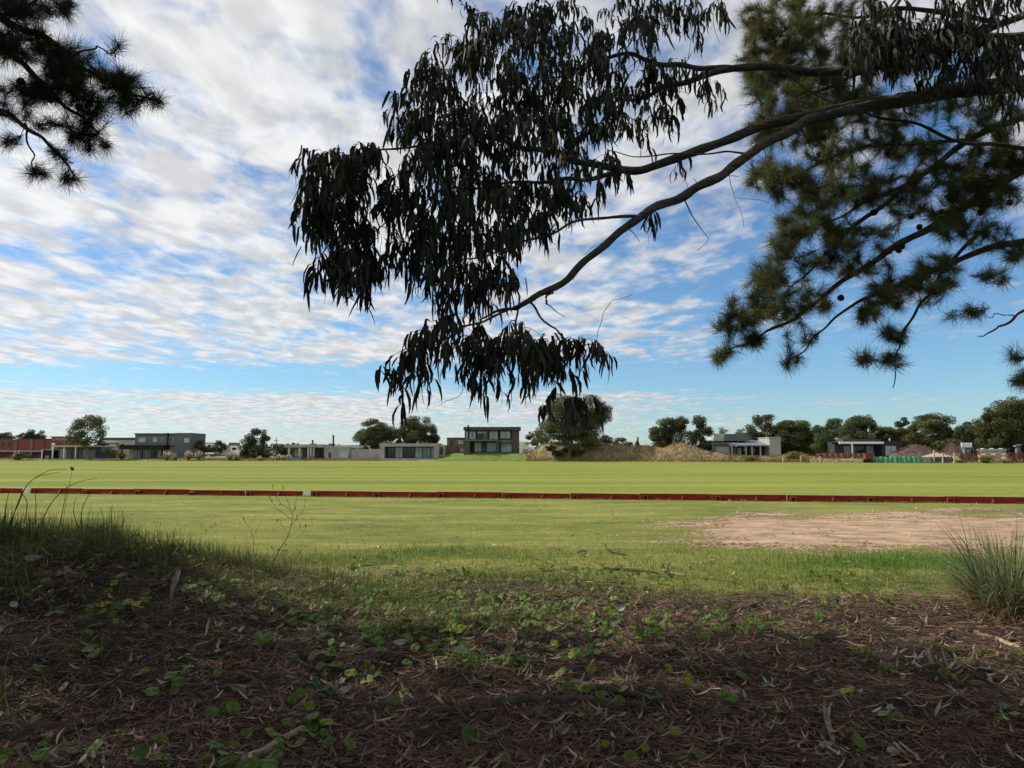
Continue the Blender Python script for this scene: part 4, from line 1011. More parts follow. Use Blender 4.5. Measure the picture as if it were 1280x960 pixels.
def pine(name, base, lean, label, limbs, blobs, per, cones, crown, seed, tints, tn, up=9.5):
    t = thing(name, base, label, 'tree'); sk = Skel()
    P, r = smooth_path([base-[0,0,.3], base+np.array(lean)*.2+[0,0,2], base+np.array(lean)*.5+[0,0,5], base+np.array(lean)+[0,0,up], base+np.array(lean)*1.2+[0,0,up+3]], [.30,.25,.21,.14,.05], 8)
    g = MB(); g.tube(P, r, 12); obj('trunk', g, MT['pine_bark'], t, True)
    for pts, rr in limbs: limb(t, sk, pts, rr, 8, 'pine_bark')
    tw = MB(); nd = MB()
    pts = blob_points(blobs, per)
    paths = grow(sk, pts, tw, -.12, .011)
    tips = [(Q[-1], Q[-1]-Q[-3]+np.array([0,0,.12])*np.linalg.norm(Q[-1]-Q[-3])) for Q in paths]
    tips += [(Q[i_], unit(Q[i_]-Q[i_-1])*.8+rdir(1)[0]*.5) for Q in paths for i_ in (1,2,3,4) if R.rand() < .6]
    tufts(nd, tips, tn, .08, .19, .00125, tints)
    tag(obj('twig_spray', tw, MT['pine_bark'], t), kind='stuff')
    obj('needles', nd, MT['needle'], t)
    for px, py, D in cones: pine_cone(t, W(px,py,D))
    if crown:
        c, rr, n = crown
        tips = crown_tips(c, rr, n, seed); Pp = np.array([p for p,_ in tips]); keep = ~in_frame(Pp)
        tips = [tp for tp, k_ in zip(tips, keep) if k_]
        lm = MB(); top = base+np.array(lean)
        for i in range(26):
            e = tips[R.randint(len(tips))][0]; s0 = base+np.array(lean)*.8+[0,0,up*R.uniform(.55,1.15)]
            mid = s0*.5+e*.5+[0,0,.3]
            if in_frame(np.array([mid]))[0]: continue
            Pq, rq = smooth_path([s0, mid, e], [.07,.045,.012], 5); lm.tube(Pq, rq, 6)
        obj('upper_branches', lm, MT['pine_bark'], t)
        cr = MB(); tufts(cr, tips, 40, .14, .28, .009, tints, 1.0); obj('upper_needles', cr, MT['needle'], t)
    return t
bx, by = 8.8, 8.6
PB = [(1240,200,40,30,8.1,.9),(1260,310,24,20,7.8,.8),(1200,260,36,30,8,.7),(1160,230,36,28,8.1,.7),(1100,160,40,28,8.3,.8),(1245,100,40,30,8.5,.7),(1090,340,30,22,7.7,.6),(950,30,26,26,8.5,1.2),(945,85,24,26,8.5,1.2),(985,75,34,34,8.5,1),(1020,140,50,30,8.3,1),(1075,120,44,34,8.4,.9),(1010,250,40,24,8,1),(1150,60,50,40,8.6,.7),(1200,130,44,34,8.4,.7),(955,350,30,18,7.6,.8),(1060,300,40,24,7.8,.8),(1000,20,60,34,8.6,1.1),(960,60,32,40,8.5,1.1),(1040,60,40,40,8.6,.9),(1000,110,64,42,8.4,1.2),(950,115,26,26,8.4,1),(960,165,32,30,8.2,1.1),(1030,170,60,34,8.2,1),(970,220,42,32,8,1.2),(1050,230,55,36,8,1),(1110,200,45,30,8.2,.8),(1120,250,40,30,8,.8),(1080,30,40,40,8.7,.7),
      (1020,285,38,26,7.8,.9),(990,290,28,22,7.8,1),(985,320,34,20,7.8,1),(1045,320,34,24,7.8,.8),(960,340,26,16,7.6,1),(930,385,32,20,7.5,1.2),(965,385,34,24,7.5,1),(1010,375,34,24,7.6,.8),(910,410,22,12,7.5,1.2),(905,445,12,12,7.5,1.5),(940,425,22,14,7.5,1),(985,452,16,9,7.5,1.2),(1000,420,22,14,7.5,.5),
      (1110,372,30,22,7.6,1),(1090,395,22,18,7.5,1),(1120,420,20,14,7.5,1.1),(1085,445,16,12,7.5,1.3),(1115,450,16,12,7.5,1.2),(1150,360,34,26,7.6,.9),(1190,350,26,18,7.6,.6),(1170,330,40,18,7.7,.7),(1214,388,7,7,7.5,3),(1232,340,9,7,7.5,2),(1255,345,8,7,7.5,2),(1190,395,8,6,7.5,1.2),
      (1200,220,40,30,8,.9),(1240,240,36,32,8,1),(1180,280,34,24,7.9,.8),(1230,290,30,24,7.8,.8),(1260,190,30,30,8.1,.8),(1150,180,40,24,8.2,.6),(1268,440,10,12,7.4,1.5),(1278,470,10,14,7.4,1.8),(1100,300,34,20,7.8,.6),(1140,130,40,30,8.4,.6),(1240,150,40,30,8.3,.6),
      (1000,-50,90,40,8.7,.5),(1150,-60,100,50,8.6,.5),(1340,200,60,100,8,.4),(1340,0,60,100,8,.4)]
bp_ = np.array([bx, by, float(gh(bx,by))])
pine('pine_tree_near', bp_, (-.3,.1,0), 'near pine whose olive needle tufts fill the upper right behind the gum limbs',
     [([(1560,60,8.6),(1400,85,8.5),(1290,140,8.4),(1210,176,8.3),(1150,222,8.1),(1075,277,7.9),(1020,330,7.8),(985,365,7.7)], [.07,.055,.042,.036,.03,.022,.014,.006]),
      ([(1560,120,8.6),(1400,170,8.4),(1280,213,8.1),(1200,262,7.9),(1130,303,7.8),(1060,347,7.7),(1000,393,7.6),(950,420,7.5),(905,440,7.5)], [.08,.06,.046,.04,.034,.026,.018,.012,.005]),
      ([(1560,240,8.6),(1400,275,8.2),(1290,298,7.9),(1220,316,7.8),(1150,346,7.7),(1085,372,7.6),(1040,400,7.6),(1010,432,7.5),(985,452,7.5)], [.065,.05,.036,.032,.025,.018,.012,.008,.004]),
      ([(1225,290,7.9),(1190,325,7.7),(1165,362,7.6),(1135,405,7.5),(1122,440,7.5),(1117,485,7.5)], [.024,.02,.016,.012,.008,.004]),
      ([(1560,0,8.6),(1380,-10,8.6),(1250,30,8.6),(1150,60,8.5),(1080,90,8.5),(1010,120,8.4),(960,160,8.3)], [.08,.06,.045,.035,.025,.015,.006]),
      ([(1250,30,8.6),(1140,10,8.7),(1080,20,8.7),(1010,20,8.7),(965,50,8.6)], [.035,.028,.02,.012,.006]),
      ([(1210,176,8.3),(1130,180,8.2),(1060,188,8.1),(1010,212,8),(960,232,8)], [.026,.02,.016,.012,.006]),
      ([(1150,222,8.1),(1110,240,8),(1050,270,7.9),(1010,285,7.8)], [.018,.014,.01,.005]),
      ([(1130,-10,8.7),(1100,40,8.6),(1060,95,8.5),(1040,130,8.4)], [.022,.018,.012,.006]),
      ([(1330,345,7.5),(1290,382,7.4),(1260,402,7.4),(1240,414,7.4),(1222,422,7.4)], [.024,.016,.012,.008,.004]),
      ([(1268,396,7.4),(1250,392,7.4),(1238,396,7.4),(1228,388,7.4)], [.007,.005,.004,.002]),
      ([(1400,470,7.6),(1330,440,7.5),(1290,445,7.4),(1268,450,7.4)], [.02,.016,.01,.005])],
     PB, 36.0, [(1095,262,7.95),(1092,263,7.9),(1125,305,7.75),(1120,310,7.7),(1048,370,7.65),(1180,262,7.9),(1187,268,7.9),(1150,280,7.85),(1045,200,8.1),(1025,190,8.1),(1005,372,7.6),(1155,347,7.65),(1100,368,7.6),(1260,250,8),(1138,268,7.85),(1236,205,8),(1225,262,7.9)],
     ((8.6,8.8,10.5),(3.4,3.4,2.6),1200), 11, [(.8,.9,.9),(.95,1.03,.9),(.6,.7,.68),(1.2,1.2,.8),(.75,.65,.55),(.5,.57,.55)], 38)
LB = [(20,20,45,30,6.4,1.2),(70,12,24,18,6.4,1.2),(45,55,50,26,6.4,1.3),(90,75,40,24,6.3,1.3),(95,110,36,28,6.3,1.4),(140,95,26,18,6.3,1.2),(165,110,26,20,6.2,1.3),(190,128,16,14,6.2,1.3),(150,130,26,16,6.2,1.1),(60,105,36,24,6.4,1.2),(30,125,34,28,6.4,1.1),(115,150,26,22,6.2,1.2),(80,160,30,18,6.3,1),(130,185,10,8,6.2,1.4),(105,180,16,10,6.2,1.2),(45,218,14,8,6.2,1.6),(88,222,16,10,6.2,1.4),(70,190,20,12,6.2,.6),(15,175,22,16,6.3,.6),(-20,80,40,60,6.5,.6),(-30,0,40,40,6.5,.8),(145,60,8,8,6.3,1.2)]
bp_ = np.array([-8.4, 6.9, float(gh(-8.4,6.9))])
lp = pine('pine_tree_dark', bp_, (.3,.0,0), 'near dark pine branch hanging in at the upper left corner',
     [([(-447,-60,6.9),(-250,-60,6.7),(-80,-20,6.5),(0,22,6.4),(60,50,6.4),(110,88,6.3),(160,115,6.2),(205,130,6.2)], [.09,.07,.05,.036,.028,.02,.012,.005]),
      ([(-447,0,6.9),(-250,10,6.7),(-80,20,6.5),(0,55,6.4),(40,92,6.3),(85,135,6.3),(125,165,6.2)], [.08,.06,.045,.032,.024,.016,.006]),
      ([(-447,80,6.9),(-200,90,6.6),(-40,125,6.4),(20,150,6.3),(60,180,6.2),(95,220,6.2)], [.07,.05,.03,.02,.014,.005]),
      ([(0,22,6.4),(30,8,6.4),(70,-10,6.4)], [.02,.014,.006]),
      ([(30,155,6.3),(40,190,6.2),(42,215,6.2)], [.01,.007,.004]),
      ([(90,70,6.3),(115,60,6.3),(130,62,6.3),(145,72,6.3)], [.01,.008,.006,.003])],
     LB, 23.0, [(60,120,6.3),(95,130,6.3),(30,100,6.3)], ((-7.9,6.6,10.0),(4.8,3.8,2.6),2300), 21, [(.22,.24,.24),(.3,.32,.28),(.16,.18,.18)], 34)

# pines of the same wood at left; unseen ones behind added to block sky
def unseen_pine(name, x, y, up, r, n, seed, label):
    b_ = np.array([x, y, float(gh(x,y))])
    t = thing(name, b_, label, 'tree', 'pines of the wood around the viewpoint')
    P, rr = smooth_path([b_-[0,0,.3], b_+[.1,0,3], b_+[0,.1,up], b_+[.1,.1,up+2.5]], [.30,.24,.15,.04], 6)
    g = MB(); g.tube(P, rr, 10); obj('trunk', g, MT['pine_bark'], t, True)
    tips = crown_tips((x, y, up+.6), (r, r*.9, r*.55), n, seed); keep = ~in_frame(np.array([p for p,_ in tips]))
    tips = [tp for tp, k_ in zip(tips, keep) if k_]
    lm = MB()
    for i in range(24):
        e = tips[R.randint(len(tips))][0]; s0 = b_+[0,0,up*R.uniform(.6,1.1)]; Pq, rq = smooth_path([s0, s0*.5+e*.5+[0,0,.3], e], [.07,.045,.012], 4); lm.tube(Pq, rq, 5)
    obj('branches', lm, MT['pine_bark'], t)
    cr = MB(); tufts(cr, tips, 36, .16, .30, .012, [(.8,.85,.75),(.6,.65,.6),(1,1,.7)], 1.0); obj('needles', cr, MT['needle'], t)
unseen_pine('unseen_pine', -15.5, 10.6, 8.4, 4.3, 2200, 31, 'pine standing beyond the left edge behind the grassy mound')
unseen_pine('unseen_pine', -13.5, 3.0, 8.6, 4.6, 2400, 32, 'pine standing to the left of the viewpoint')
unseen_pine('unseen_pine', -5.0, -1.5, 9.0, 4.8, 2600, 33, 'unseen pine added close behind the viewpoint on its left to block skylight')
unseen_pine('unseen_pine', 3.5, -3.0, 8.6, 4.8, 2600, 34, 'unseen pine added close behind the viewpoint on its right to block skylight')

unseen_pine('unseen_pine', -10.0, -2.5, 8.4, 4.8, 2600, 35, 'unseen pine added behind the viewpoint far to its left to darken the foreground')  # this pine and the next added to darken the foreground
unseen_pine('unseen_pine', 0.2, -7.0, 9.2, 4.8, 2600, 36, 'unseen pine added furthest back behind the viewpoint to darken the foreground')

# ------------------------------------------------------------------ litter, creepers and grasses
def scatter(n, x0, x1, y0, y1, power=1.0):
    """more points near the viewer, inside the field of view plus a margin"""
    y = y0 + (y1-y0)*R.rand(n)**power
    x = R.uniform(-1, 1, n)*(.78*y+.6)
    return np.clip(x, x0, x1), y
def onground(x, y, h=0): return np.stack([x, y, gh(x, y)+h], -1)
# pine needles
n = 130000
x, y = scatter(n, -12, 12, 2.6, 15.0, 1.3)
k = (litter_zone(x, y)**1.3 > R.rand(n)); x, y = x[k], y[k]; n = len(x)
a = R.uniform(0, PI*2, n); l = R.uniform(.06, .17, n); tl = R.normal(0, .22, n); cv = R.normal(0, .12, n)
c = onground(x, y, R.uniform(.004, .035, n)); d = np.stack([np.cos(a), np.sin(a), tl], -1); sd = np.stack([-np.sin(a), np.cos(a), 0*a], -1)
C = np.stack([c-d*l[:,None]/2, c+sd*(cv*l)[:,None]+np.array([0,0,.008]), c+d*l[:,None]/2], 1)
tt = np.array([(1,.95,.9),(.7,.62,.55),(1.5,1.35,1.15),(.5,.42,.38),(1.9,1.8,1.6),(1.15,.85,.7)])
T = tt[R.choice(6, n, p=[.25,.24,.16,.20,.05,.10])]*R.uniform(.7,1.25,(n,1))
S = unit(sd + np.array([0,0,1])*R.normal(0,.7,(n,1)))
wv = (.0019+.0015*(y/8))[:,None]*np.array([.7,1,.4])
g = MB(); g.strips(C, S, wv, T)
tag(obj('needle_litter', g, MT['litter']), 'brown carpet of fallen pine needles under the trees', 'leaf litter', kind='stuff')
# fallen gum leaves and bark flakes
def flat_leaves(n, x, y, lmin, lmax, w, tints, probs, hmin=.01, hmax=.05, curl=.35, tiltv=.35):
    a = R.uniform(0, 2*PI, n); l = R.uniform(lmin, lmax, n); cv = R.normal(0, .18, n)
    c = onground(x, y, R.uniform(hmin, hmax, n)); t_ = R.normal(0, tiltv, n)
    d = np.stack([np.cos(a), np.sin(a), t_], -1); sd = np.stack([-np.sin(a), np.cos(a), R.normal(0,.4,n)], -1); up = np.array([0,0,1.])
    s = np.array([-.5,-.25,0,.25,.5]); cu = R.normal(0, curl, n)
    C = c[:,None,:] + d[:,None,:]*(s[None,:,None]*l[:,None,None]) + sd[:,None,:]*((.25-s**2)[None,:,None]*(cv*l)[:,None,None]*2) + up*((s**2)[None,:,None]*(np.abs(cu)*l)[:,None,None]*1.4)
    T = np.array(tints)[R.choice(len(tints), n, p=probs)]*R.uniform(.75,1.25,(n,1))
    wv = np.array([.1,.8,1,.7,.08])[None]*(w*R.uniform(.7,1.3,n))[:,None]
    g = MB(); g.strips(C, unit(sd), wv, T); return g
n = 9500; x, y = scatter(n, -12, 12, 2.8, 14.5, 1.2); k = litter_zone(x,y)+.03 > R.rand(n); x, y = x[k], y[k]
tag(obj('leaf_litter', flat_leaves(len(x), x, y, .06, .16, .009, [(1,.95,.9),(.55,.48,.42),(1.5,1.45,1.4),(.7,.5,.38),(1.9,1.95,1.95)], [.34,.3,.12,.2,.04]), MT['dead_leaf']), 'fallen dry gum leaves strewn through the needles', 'leaf litter', kind='stuff')
n = 1100; y = R.uniform(12.5, 33, n)**1; x = R.uniform(-1,1,n)*.74*y
tag(obj('scattered_leaves', flat_leaves(n, x, y, .05, .15, .016, [(1.6,1.5,1.2),(2.2,2.1,1.8),(.9,.7,.5)], [.5,.2,.3], .03, .06), MT['dead_leaf']), 'scattered pale fallen leaves on the mown grass', 'leaf litter', kind='stuff')
# twigs and bark slivers
g = MB(); n = 420; x, y = scatter(n, -10, 10, 2.9, 13.5, 1.2)
for i in range(n):
    a = R.uniform(0, 2*PI); l = R.uniform(.12, .5)*(1 if R.rand() < .8 else 1.8); p = np.array([x[i], y[i], 0]); d = np.array([math.cos(a), math.sin(a), 0]); sd = np.array([-d[1], d[0], 0])
    Q = np.array([p+d*l*(s-.5)+sd*l*R.normal(0,.05) for s in np.linspace(0,1,5)]); Q[:,2] = gh(Q[:,0],Q[:,1])+R.uniform(.008,.03)
    r_ = R.uniform(.002,.006); nf = len(g.F); g.tube(Q, np.linspace(r_, r_*.5, 5), 5)
    tc_ = [(1,.9,.8),(.45,.38,.33),(1.6,1.45,1.25),(.8,.65,.55)][R.randint(4)]
    for z in range(nf, len(g.F)): g.T[z] = np.repeat(np.array([tc_]), len(g.F[z]), 0)
g.hast = True
tag(obj('twig_litter', g, MT['litter'], smooth=True), 'short fallen twigs mixed into the needle carpet', 'twigs', kind='stuff')

# pennywort: round leaves on short stalks
def penny(pts, g, gs, rmin, rmax, hmin=.02, hmax=.09):
    for p in pts:
        r = R.uniform(rmin, rmax); h = R.uniform(hmin, hmax)
        nrm = unit(np.array([R.normal(0,.42), R.normal(-.25,.42), 1.0])); u1 = unit(np.cross(nrm, [0.3,1,.1])); v1 = np.cross(nrm, u1)
        c = np.array([p[0], p[1], float(gh(p[0],p[1]))+h]); m = 16
        a = np.arange(m)*2*PI/m + R.rand(); cr = r*(1+.05*np.cos(a*8)+.06*np.sin(a*2+R.rand()*6))
        rim = c + np.cos(a)[:,None]*cr[:,None]*u1 + np.sin(a)[:,None]*cr[:,None]*v1 + nrm*(.12*r*np.sin(a*3+R.rand()*6))[:,None]
        midr = c + .5*(rim-c) + nrm*.07*r
        V = np.vstack([c[None]-nrm*.06*r, midr, rim]); i = np.arange(m); j = (i+1) % m
        tint = np.array([(1,1,1),(.7,.85,.8),(1.35,1.25,.9),(.8,1,.9),(1.9,1.5,.8)][R.choice(5, p=[.36,.26,.16,.18,.04])])*R.uniform(.8,1.2)
        g.add(V, np.stack([0*i, 1+i, 1+j], -1), tint); g.add(V, np.stack([1+i, 1+m+i, 1+m+j, 1+j], -1), tint)
        foot = np.array([p[0]+R.normal(0,.02), p[1]+R.normal(0,.02), float(gh(p[0],p[1]))])
        gs.tube([foot, (foot+c)/2+[.005,0,.005], c-nrm*.06*r], [.0018,.0016,.0014], 4, cap=False)
def cluster_pts(spots):
    out = []
    for px, py, n, s in spots:
        c = G(px, py)
        for i in range(n): out.append((c[0]+R.normal(0, s), c[1]+R.normal(0, s*1.3)))
    return out
g = MB(); gs = MB()
spots = [(80,890,4,.12),(150,790,3,.08),(140,785,5,.12),(205,860,4,.12),(240,850,10,.16),(235,820,7,.12),(260,905,2,.1),(205,930,1,.02),(115,915,2,.05),(120,945,2,.04),(330,880,4,.12),(365,910,4,.12),(395,905,3,.06),(400,840,3,.1),(440,850,6,.14),(470,830,6,.14),(350,770,4,.1),(375,790,5,.14),
         (320,800,4,.1),(350,690,10,.25),(180,690,12,.3),(230,700,10,.25),(150,680,10,.3),(275,730,6,.2),(310,720,6,.25),(480,700,14,.4),(500,730,16,.4),(540,745,20,.4),(560,760,18,.35),(580,775,14,.3),(520,775,10,.3),(600,765,8,.25),(570,800,8,.2),(585,830,8,.2),(570,815,4,.1),(500,880,3,.08),(595,850,4,.1),(450,790,6,.2),(440,780,5,.15),
         (660,750,6,.25),(700,760,5,.2),(740,770,8,.25),(750,780,6,.2),(780,745,7,.3),(820,735,8,.3),(850,760,5,.2),(870,770,3,.12),(830,800,4,.12),(850,820,4,.1),(710,825,3,.06),(735,828,3,.06),(790,890,1,.02),(740,865,12,.14),(700,870,5,.1),(800,880,4,.1),(860,860,4,.1),(880,835,4,.1),(780,880,4,.1),(700,900,5,.12),
         (1010,720,10,.4),(1050,725,14,.4),(1060,740,14,.4),(1090,735,12,.4),(1000,750,8,.3),(1110,760,5,.2),(1060,770,4,.2),(1140,765,6,.25),(1190,755,6,.2),(960,735,6,.3),(1170,775,4,.2),(980,770,3,.15),(1075,825,4,.07),(1110,840,5,.08),(1025,867,1,.02),(1060,868,1,.02),(1100,905,1,.02),(1080,950,1,.02),(1200,860,3,.05),(1235,865,3,.06),(1260,900,3,.06),(1120,905,2,.05),(1160,905,2,.05),(1010,850,2,.05),(1240,800,3,.1),(980,900,1,.02),(770,950,3,.08),(870,945,2,.05),(920,890,2,.06),(610,935,2,.08),(430,945,2,.08),(20,840,5,.15),(30,900,4,.12),(60,780,6,.2),(20,700,8,.3),(100,700,8,.3)]
pp = cluster_pts(spots)
n = 5600; x, y = scatter(n, -9, 9, 3.2, 13.8, .8); pp += [(a_, b__) for a_, b__ in zip(x, y) if litter_zone(a_, b__) > .1 and fbm(a_*.8+3, b__*.8+9, 3) + .14*math.exp(-((a_+1.2)/2.6)**2-((b__-9.5)/3)**2) + .07*(a_ < -2) > .59 + .04*(a_ > 2)]
penny(pp, g, gs, .024, .048)
def merge(g, h, k=1.0):
    o = g.n
    for V_, F_, T_ in zip(h.V, h.F, h.T): g.V.append(V_); g.F.append(F_+o); g.T.append(T_*k)
    g.n += h.n
merge(g, gs, .8)
tag(obj('pennywort', g, MT['penny']), 'round-leaved green creeper dotted through the litter', 'creeper', kind='stuff')

# grasses
def blades(x, y, hgt, wid, m_lean, tints, probs=None, base=None):
    n = len(x); a = R.uniform(0, 2*PI, n); h = hgt*R.uniform(.45, 1.2, n); ln = np.abs(R.normal(0, m_lean, n))
    z0 = gh(x, y)-.01 if base is None else base
    p0 = np.stack([x, y, z0], -1); dx = np.stack([np.cos(a), np.sin(a), 0*a], -1)
    f = lambda s: p0 + dx*(ln*h*s**2)[:,None] + np.array([0,0,1.])*(h*s*(1-.35*np.minimum(ln,1.4)*s))[:,None]
    C = np.stack([f(s) for s in (0,.35,.7,1.)], 1)
    sa = a + PI/2 + R.normal(0,.6,n); S = np.stack([np.cos(sa), np.sin(sa), 0*a], -1)
    T = np.array(tints)[R.choice(len(tints), n, p=probs)]*R.uniform(.7,1.3,(n,1))
    w = np.array([.8,1,.7,.08])[None]*(wid*R.uniform(.7,1.3,n))[:,None]
    return C, S, w, T
# short mown turf in front
n = 120000; y = 8.4 + 16*R.rand(n)**1.25; x = R.uniform(-1,1,n)*.74*y
k = (litter_zone(x, y)*.96 + .5*(fbm(x*1.7, y*1.7, 3)-.5) < R.rand(n)) & ((sand_fn(x, y) < .1+2.6*R.rand(n)**3) | (x < 3)); x, y = x[k], y[k]
g = MB(); g.strips(*blades(x, y, .045, .0035, .8, [(1,1,.8),(.8,.95,.6),(1.35,1.15,1.1),(.7,.85,.55)], [.4,.25,.2,.15]))
tag(obj('lawn_grass', g, MT['lawn_blade']), 'short mown grass of the near lawn', 'grass', kind='stuff')
n = 9000; s_ = R.uniform(-4, 60, n); px_ = A0[0]+dirv[0]*s_; py_ = A0[1]+dirv[1]*s_ - np.abs(R.normal(0,.12,n)) - .02
k = fbm(px_*.9, px_*0+3, 3) + .2*R.rand(n) > .55
g = MB(); g.strips(*blades(px_[k], py_[k], .10, .009, .6, [(.8,.95,.6),(1.2,1.1,.9),(.6,.75,.45)]))
tag(obj('board_edge_grass', g, MT['lawn_blade']), 'uncut grass along the foot of the red boards', 'grass', kind='stuff')
# thin unmown grass: left mound, fringe, patches
cx, cy = [], []
def patch(n, mx, my, sx_, sy_):
    cx.append(R.normal(mx, sx_, n)); cy.append(R.normal(my, sy_, n))
patch(11000, -7.0, 8.7, 1.6, 1.3); patch(5200, -5.0, 8.6, 1.3, 1.3); patch(3600, -4.2, 9.4, 1.0, .8); patch(2600, -3.0, 10.2, 1.1, .9); patch(2200, -7.2, 7.0, 1.2, 1.1); patch(500, -5.8, 6.2, .7, 1.2); patch(500, -3.4, 4.6, .35, .9)
x, y = np.concatenate(cx), np.concatenate(cy); k = fbm(x*1.9+5, y*1.9, 3)+.25*(R.rand(len(x))-.5) > .50; x, y = x[k], y[k]
tall = blades(x, y, .32, .0026, 1.25, [(.5,.44,.32),(.95,.74,.56),(1.6,1.25,.98),(.34,.36,.2)], [.30,.30,.18,.22])
g = MB(); g.strips(*tall)
hx = R.normal(-6.6, 1.9, 150); hy = R.normal(8.9, 1.1, 150); tl = R.uniform(.35, .85, 150)
for a_, b__, t_ in zip(hx, hy, tl):
    m_ = R.randint(8, 34); g.strips(*blades(R.normal(a_,.07,m_), R.normal(b__,.07,m_), .62*t_, .0028, .7, [(.6,.52,.4),(1.0,.78,.58),(.4,.42,.25),(1.5,1.2,.95)]))
tag(obj('mound_grass', g, MT['blade']), 'thin dull grass covering the shaded mound on the left', 'grass', kind='stuff')
cx, cy = [], []
for px, py, n, s in ((455,745,900,.35),(500,760,700,.3),(545,785,500,.25),(600,720,900,.6),(680,715,800,.7),(780,712,700,.7),(880,710,600,.7),(620,780,250,.2),(700,780,250,.3),(300,730,500,.4),(930,735,450,.5),(1010,730,500,.5),(1080,725,600,.6),(1150,735,500,.5),(850,745,350,.4),(1000,700,700,.8),(1100,715,700,.8),(390,760,350,.3),(610,745,500,.4),(690,730,500,.5),(760,740,400,.5),(830,730,400,.5),(420,740,400,.4),(900,720,400,.6),(980,715,500,.6),(470,700,900,.55),(530,690,900,.6),(590,690,700,.6),(540,730,700,.5),(560,760,500,.35),(480,790,160,.1),(580,830,220,.09),(640,700,600,.6),(700,690,500,.6),(420,700,500,.5),(380,700,600,.4),(520,770,400,.3),(760,700,300,.5),(850,690,500,.7),(950,695,500,.7),(330,700,500,.4)):
    c = G(px, py); patch(n, c[0], c[1], s, s*1.2)
x, y = np.concatenate(cx), np.concatenate(cy)
g = MB(); g.strips(*blades(x, y, .13, .003, .9, [(1.1,1.15,.75),(.75,.9,.55),(1.5,1.3,1.0),(.6,.7,.5)], [.4,.25,.2,.15]))
tag(obj('fringe_grass', g, MT['blade']), 'loose thin grass where the lawn meets the litter', 'grass', kind='stuff')
cx, cy = [], []
for px, n in ((1060,700),(1100,1300),(1140,1500),(1175,1500),(1200,1200),(1010,400)):
    c = G(px, 706); patch(n, c[0], c[1], .5, .75)
x, y = np.concatenate(cx), np.concatenate(cy)
g = MB(); g.strips(*blades(x, y, .17, .0035, .7, [(.95,1.35,.7),(.8,1.2,.6),(1.2,1.35,.8)]))
tag(obj('bright_grass', g, MT['blade']), 'patch of taller fresh green grass beside the sandy path', 'grass', kind='stuff')

# big tussock at the right
c = G(1262, 768)
t = thing('grass_tussock', c, 'large grey-green grass tussock with a dead brown base at the right edge', 'grass clump')
def tuss(n, rad_, hgt, wid, lean, tints, zoff=0):
    a = R.uniform(0, 2*PI, n); r_ = rad_*np.sqrt(R.rand(n)); x, y = c[0]+np.cos(a)*r_, c[1]+np.sin(a)*r_
    n_ = len(x); h = hgt*R.uniform(.5,1.15,n_); ln = np.abs(R.normal(0,lean,n_))+.08
    aa = a + R.normal(0,.5,n_); dx = np.stack([np.cos(aa), np.sin(aa), 0*aa], -1); p0 = np.stack([x, y, gh(x,y)-.02+zoff+0*x], -1)
    f = lambda s: p0 + dx*(ln*h*s**1.7)[:,None] + np.array([0,0,1.])*(h*s*(1-.42*np.minimum(ln,1.5)*s))[:,None]
    C = np.stack([f(s) for s in (0,.25,.5,.75,1.)], 1); sa = aa+PI/2+R.normal(0,.8,n_); S = np.stack([np.cos(sa), np.sin(sa), 0*sa], -1)
    T = np.array(tints)[R.randint(0,len(tints),n_)]*R.uniform(.75,1.25,(n_,1)); w = np.array([.8,1,.9,.6,.06])[None]*(wid*R.uniform(.7,1.3,n_))[:,None]
    g = MB(); g.strips(C, S, w, T); return g
obj('leaves', tuss(800, .30, 1.10, .0042, .75, [(.85,1.0,.95),(.5,.65,.55),(1.1,1.2,1.1),(1.7,1.5,1.2)]), MT['grey_blade'], t)
obj('dead_base', tuss(750, .34, .5, .004, 1.2, [(.8,.65,.5),(.55,.42,.32),(1,.85,.7)]), MT['dry_blade'], t)
c = G(1228, 745)
t = thing('grass_tussock', c, 'loose thin tussock with arching pale blades left of the large one', 'grass clump')
obj('leaves', tuss(620, .34, .66, .003, 1.0, [(1,1.05,.8),(1.4,1.2,.95),(.7,.85,.55)]), MT['grey_blade'], t)

# tall stems on the mound
def stem(pts, r, g, D):
    Q, rr = smooth_path([W(px, py, d_) for px, py, d_ in pts], np.array(r), 6); g.tube(Q, rr, 5, cap=False)
t = thing('tall_grass', W(15,655,8.6), 'tall arching grass stems standing up from the mound at the left edge', 'grass clump')
g = MB()
for pts in ([(14,655,8.6),(20,635,8.6),(30,612,8.6),(45,597,8.6),(75,590,8.6)], [(12,655,8.6),(22,632,8.6),(36,604,8.6),(62,588,8.6),(84,587,8.6)], [(52,655,8.6),(62,632,8.6),(80,612,8.6),(100,602,8.6),(122,598,8.6)], [(6,650,8.5),(8,630,8.5),(12,612,8.5)], [(44,655,8.5),(45,630,8.5),(43,612,8.5)], [(75,655,8.7),(80,630,8.7),(84,606,8.7)], [(103,662,8.7),(102,640,8.7),(112,618,8.7),(125,612,8.7)], [(98,660,8.6),(92,640,8.6),(95,622,8.6)], [(140,672,8.8),(139,650,8.8),(140,632,8.8)], [(150,675,8.8),(154,655,8.8),(153,638,8.8)], [(30,655,8.6),(34,630,8.6),(28,618,8.6),(20,612,8.6)], [(128,668,8.8),(129,650,8.8),(126,634,8.8)]):
    stem(pts, np.linspace(.006,.002,len(pts)), g, 0)
obj('stems', g, MT['dark_stick'], t)
t = thing('seed_stalk', W(82,655,8.4), 'single thin stalk with one dark seed head above the red boards', 'weed')
g = MB(); stem([(78,660,8.4),(83,625,8.4),(88,600,8.4),(90,588,8.4)], [.003,.0022,.0018,.0015], g, 0); obj('stalk', g, MT['dark_stick'], t)
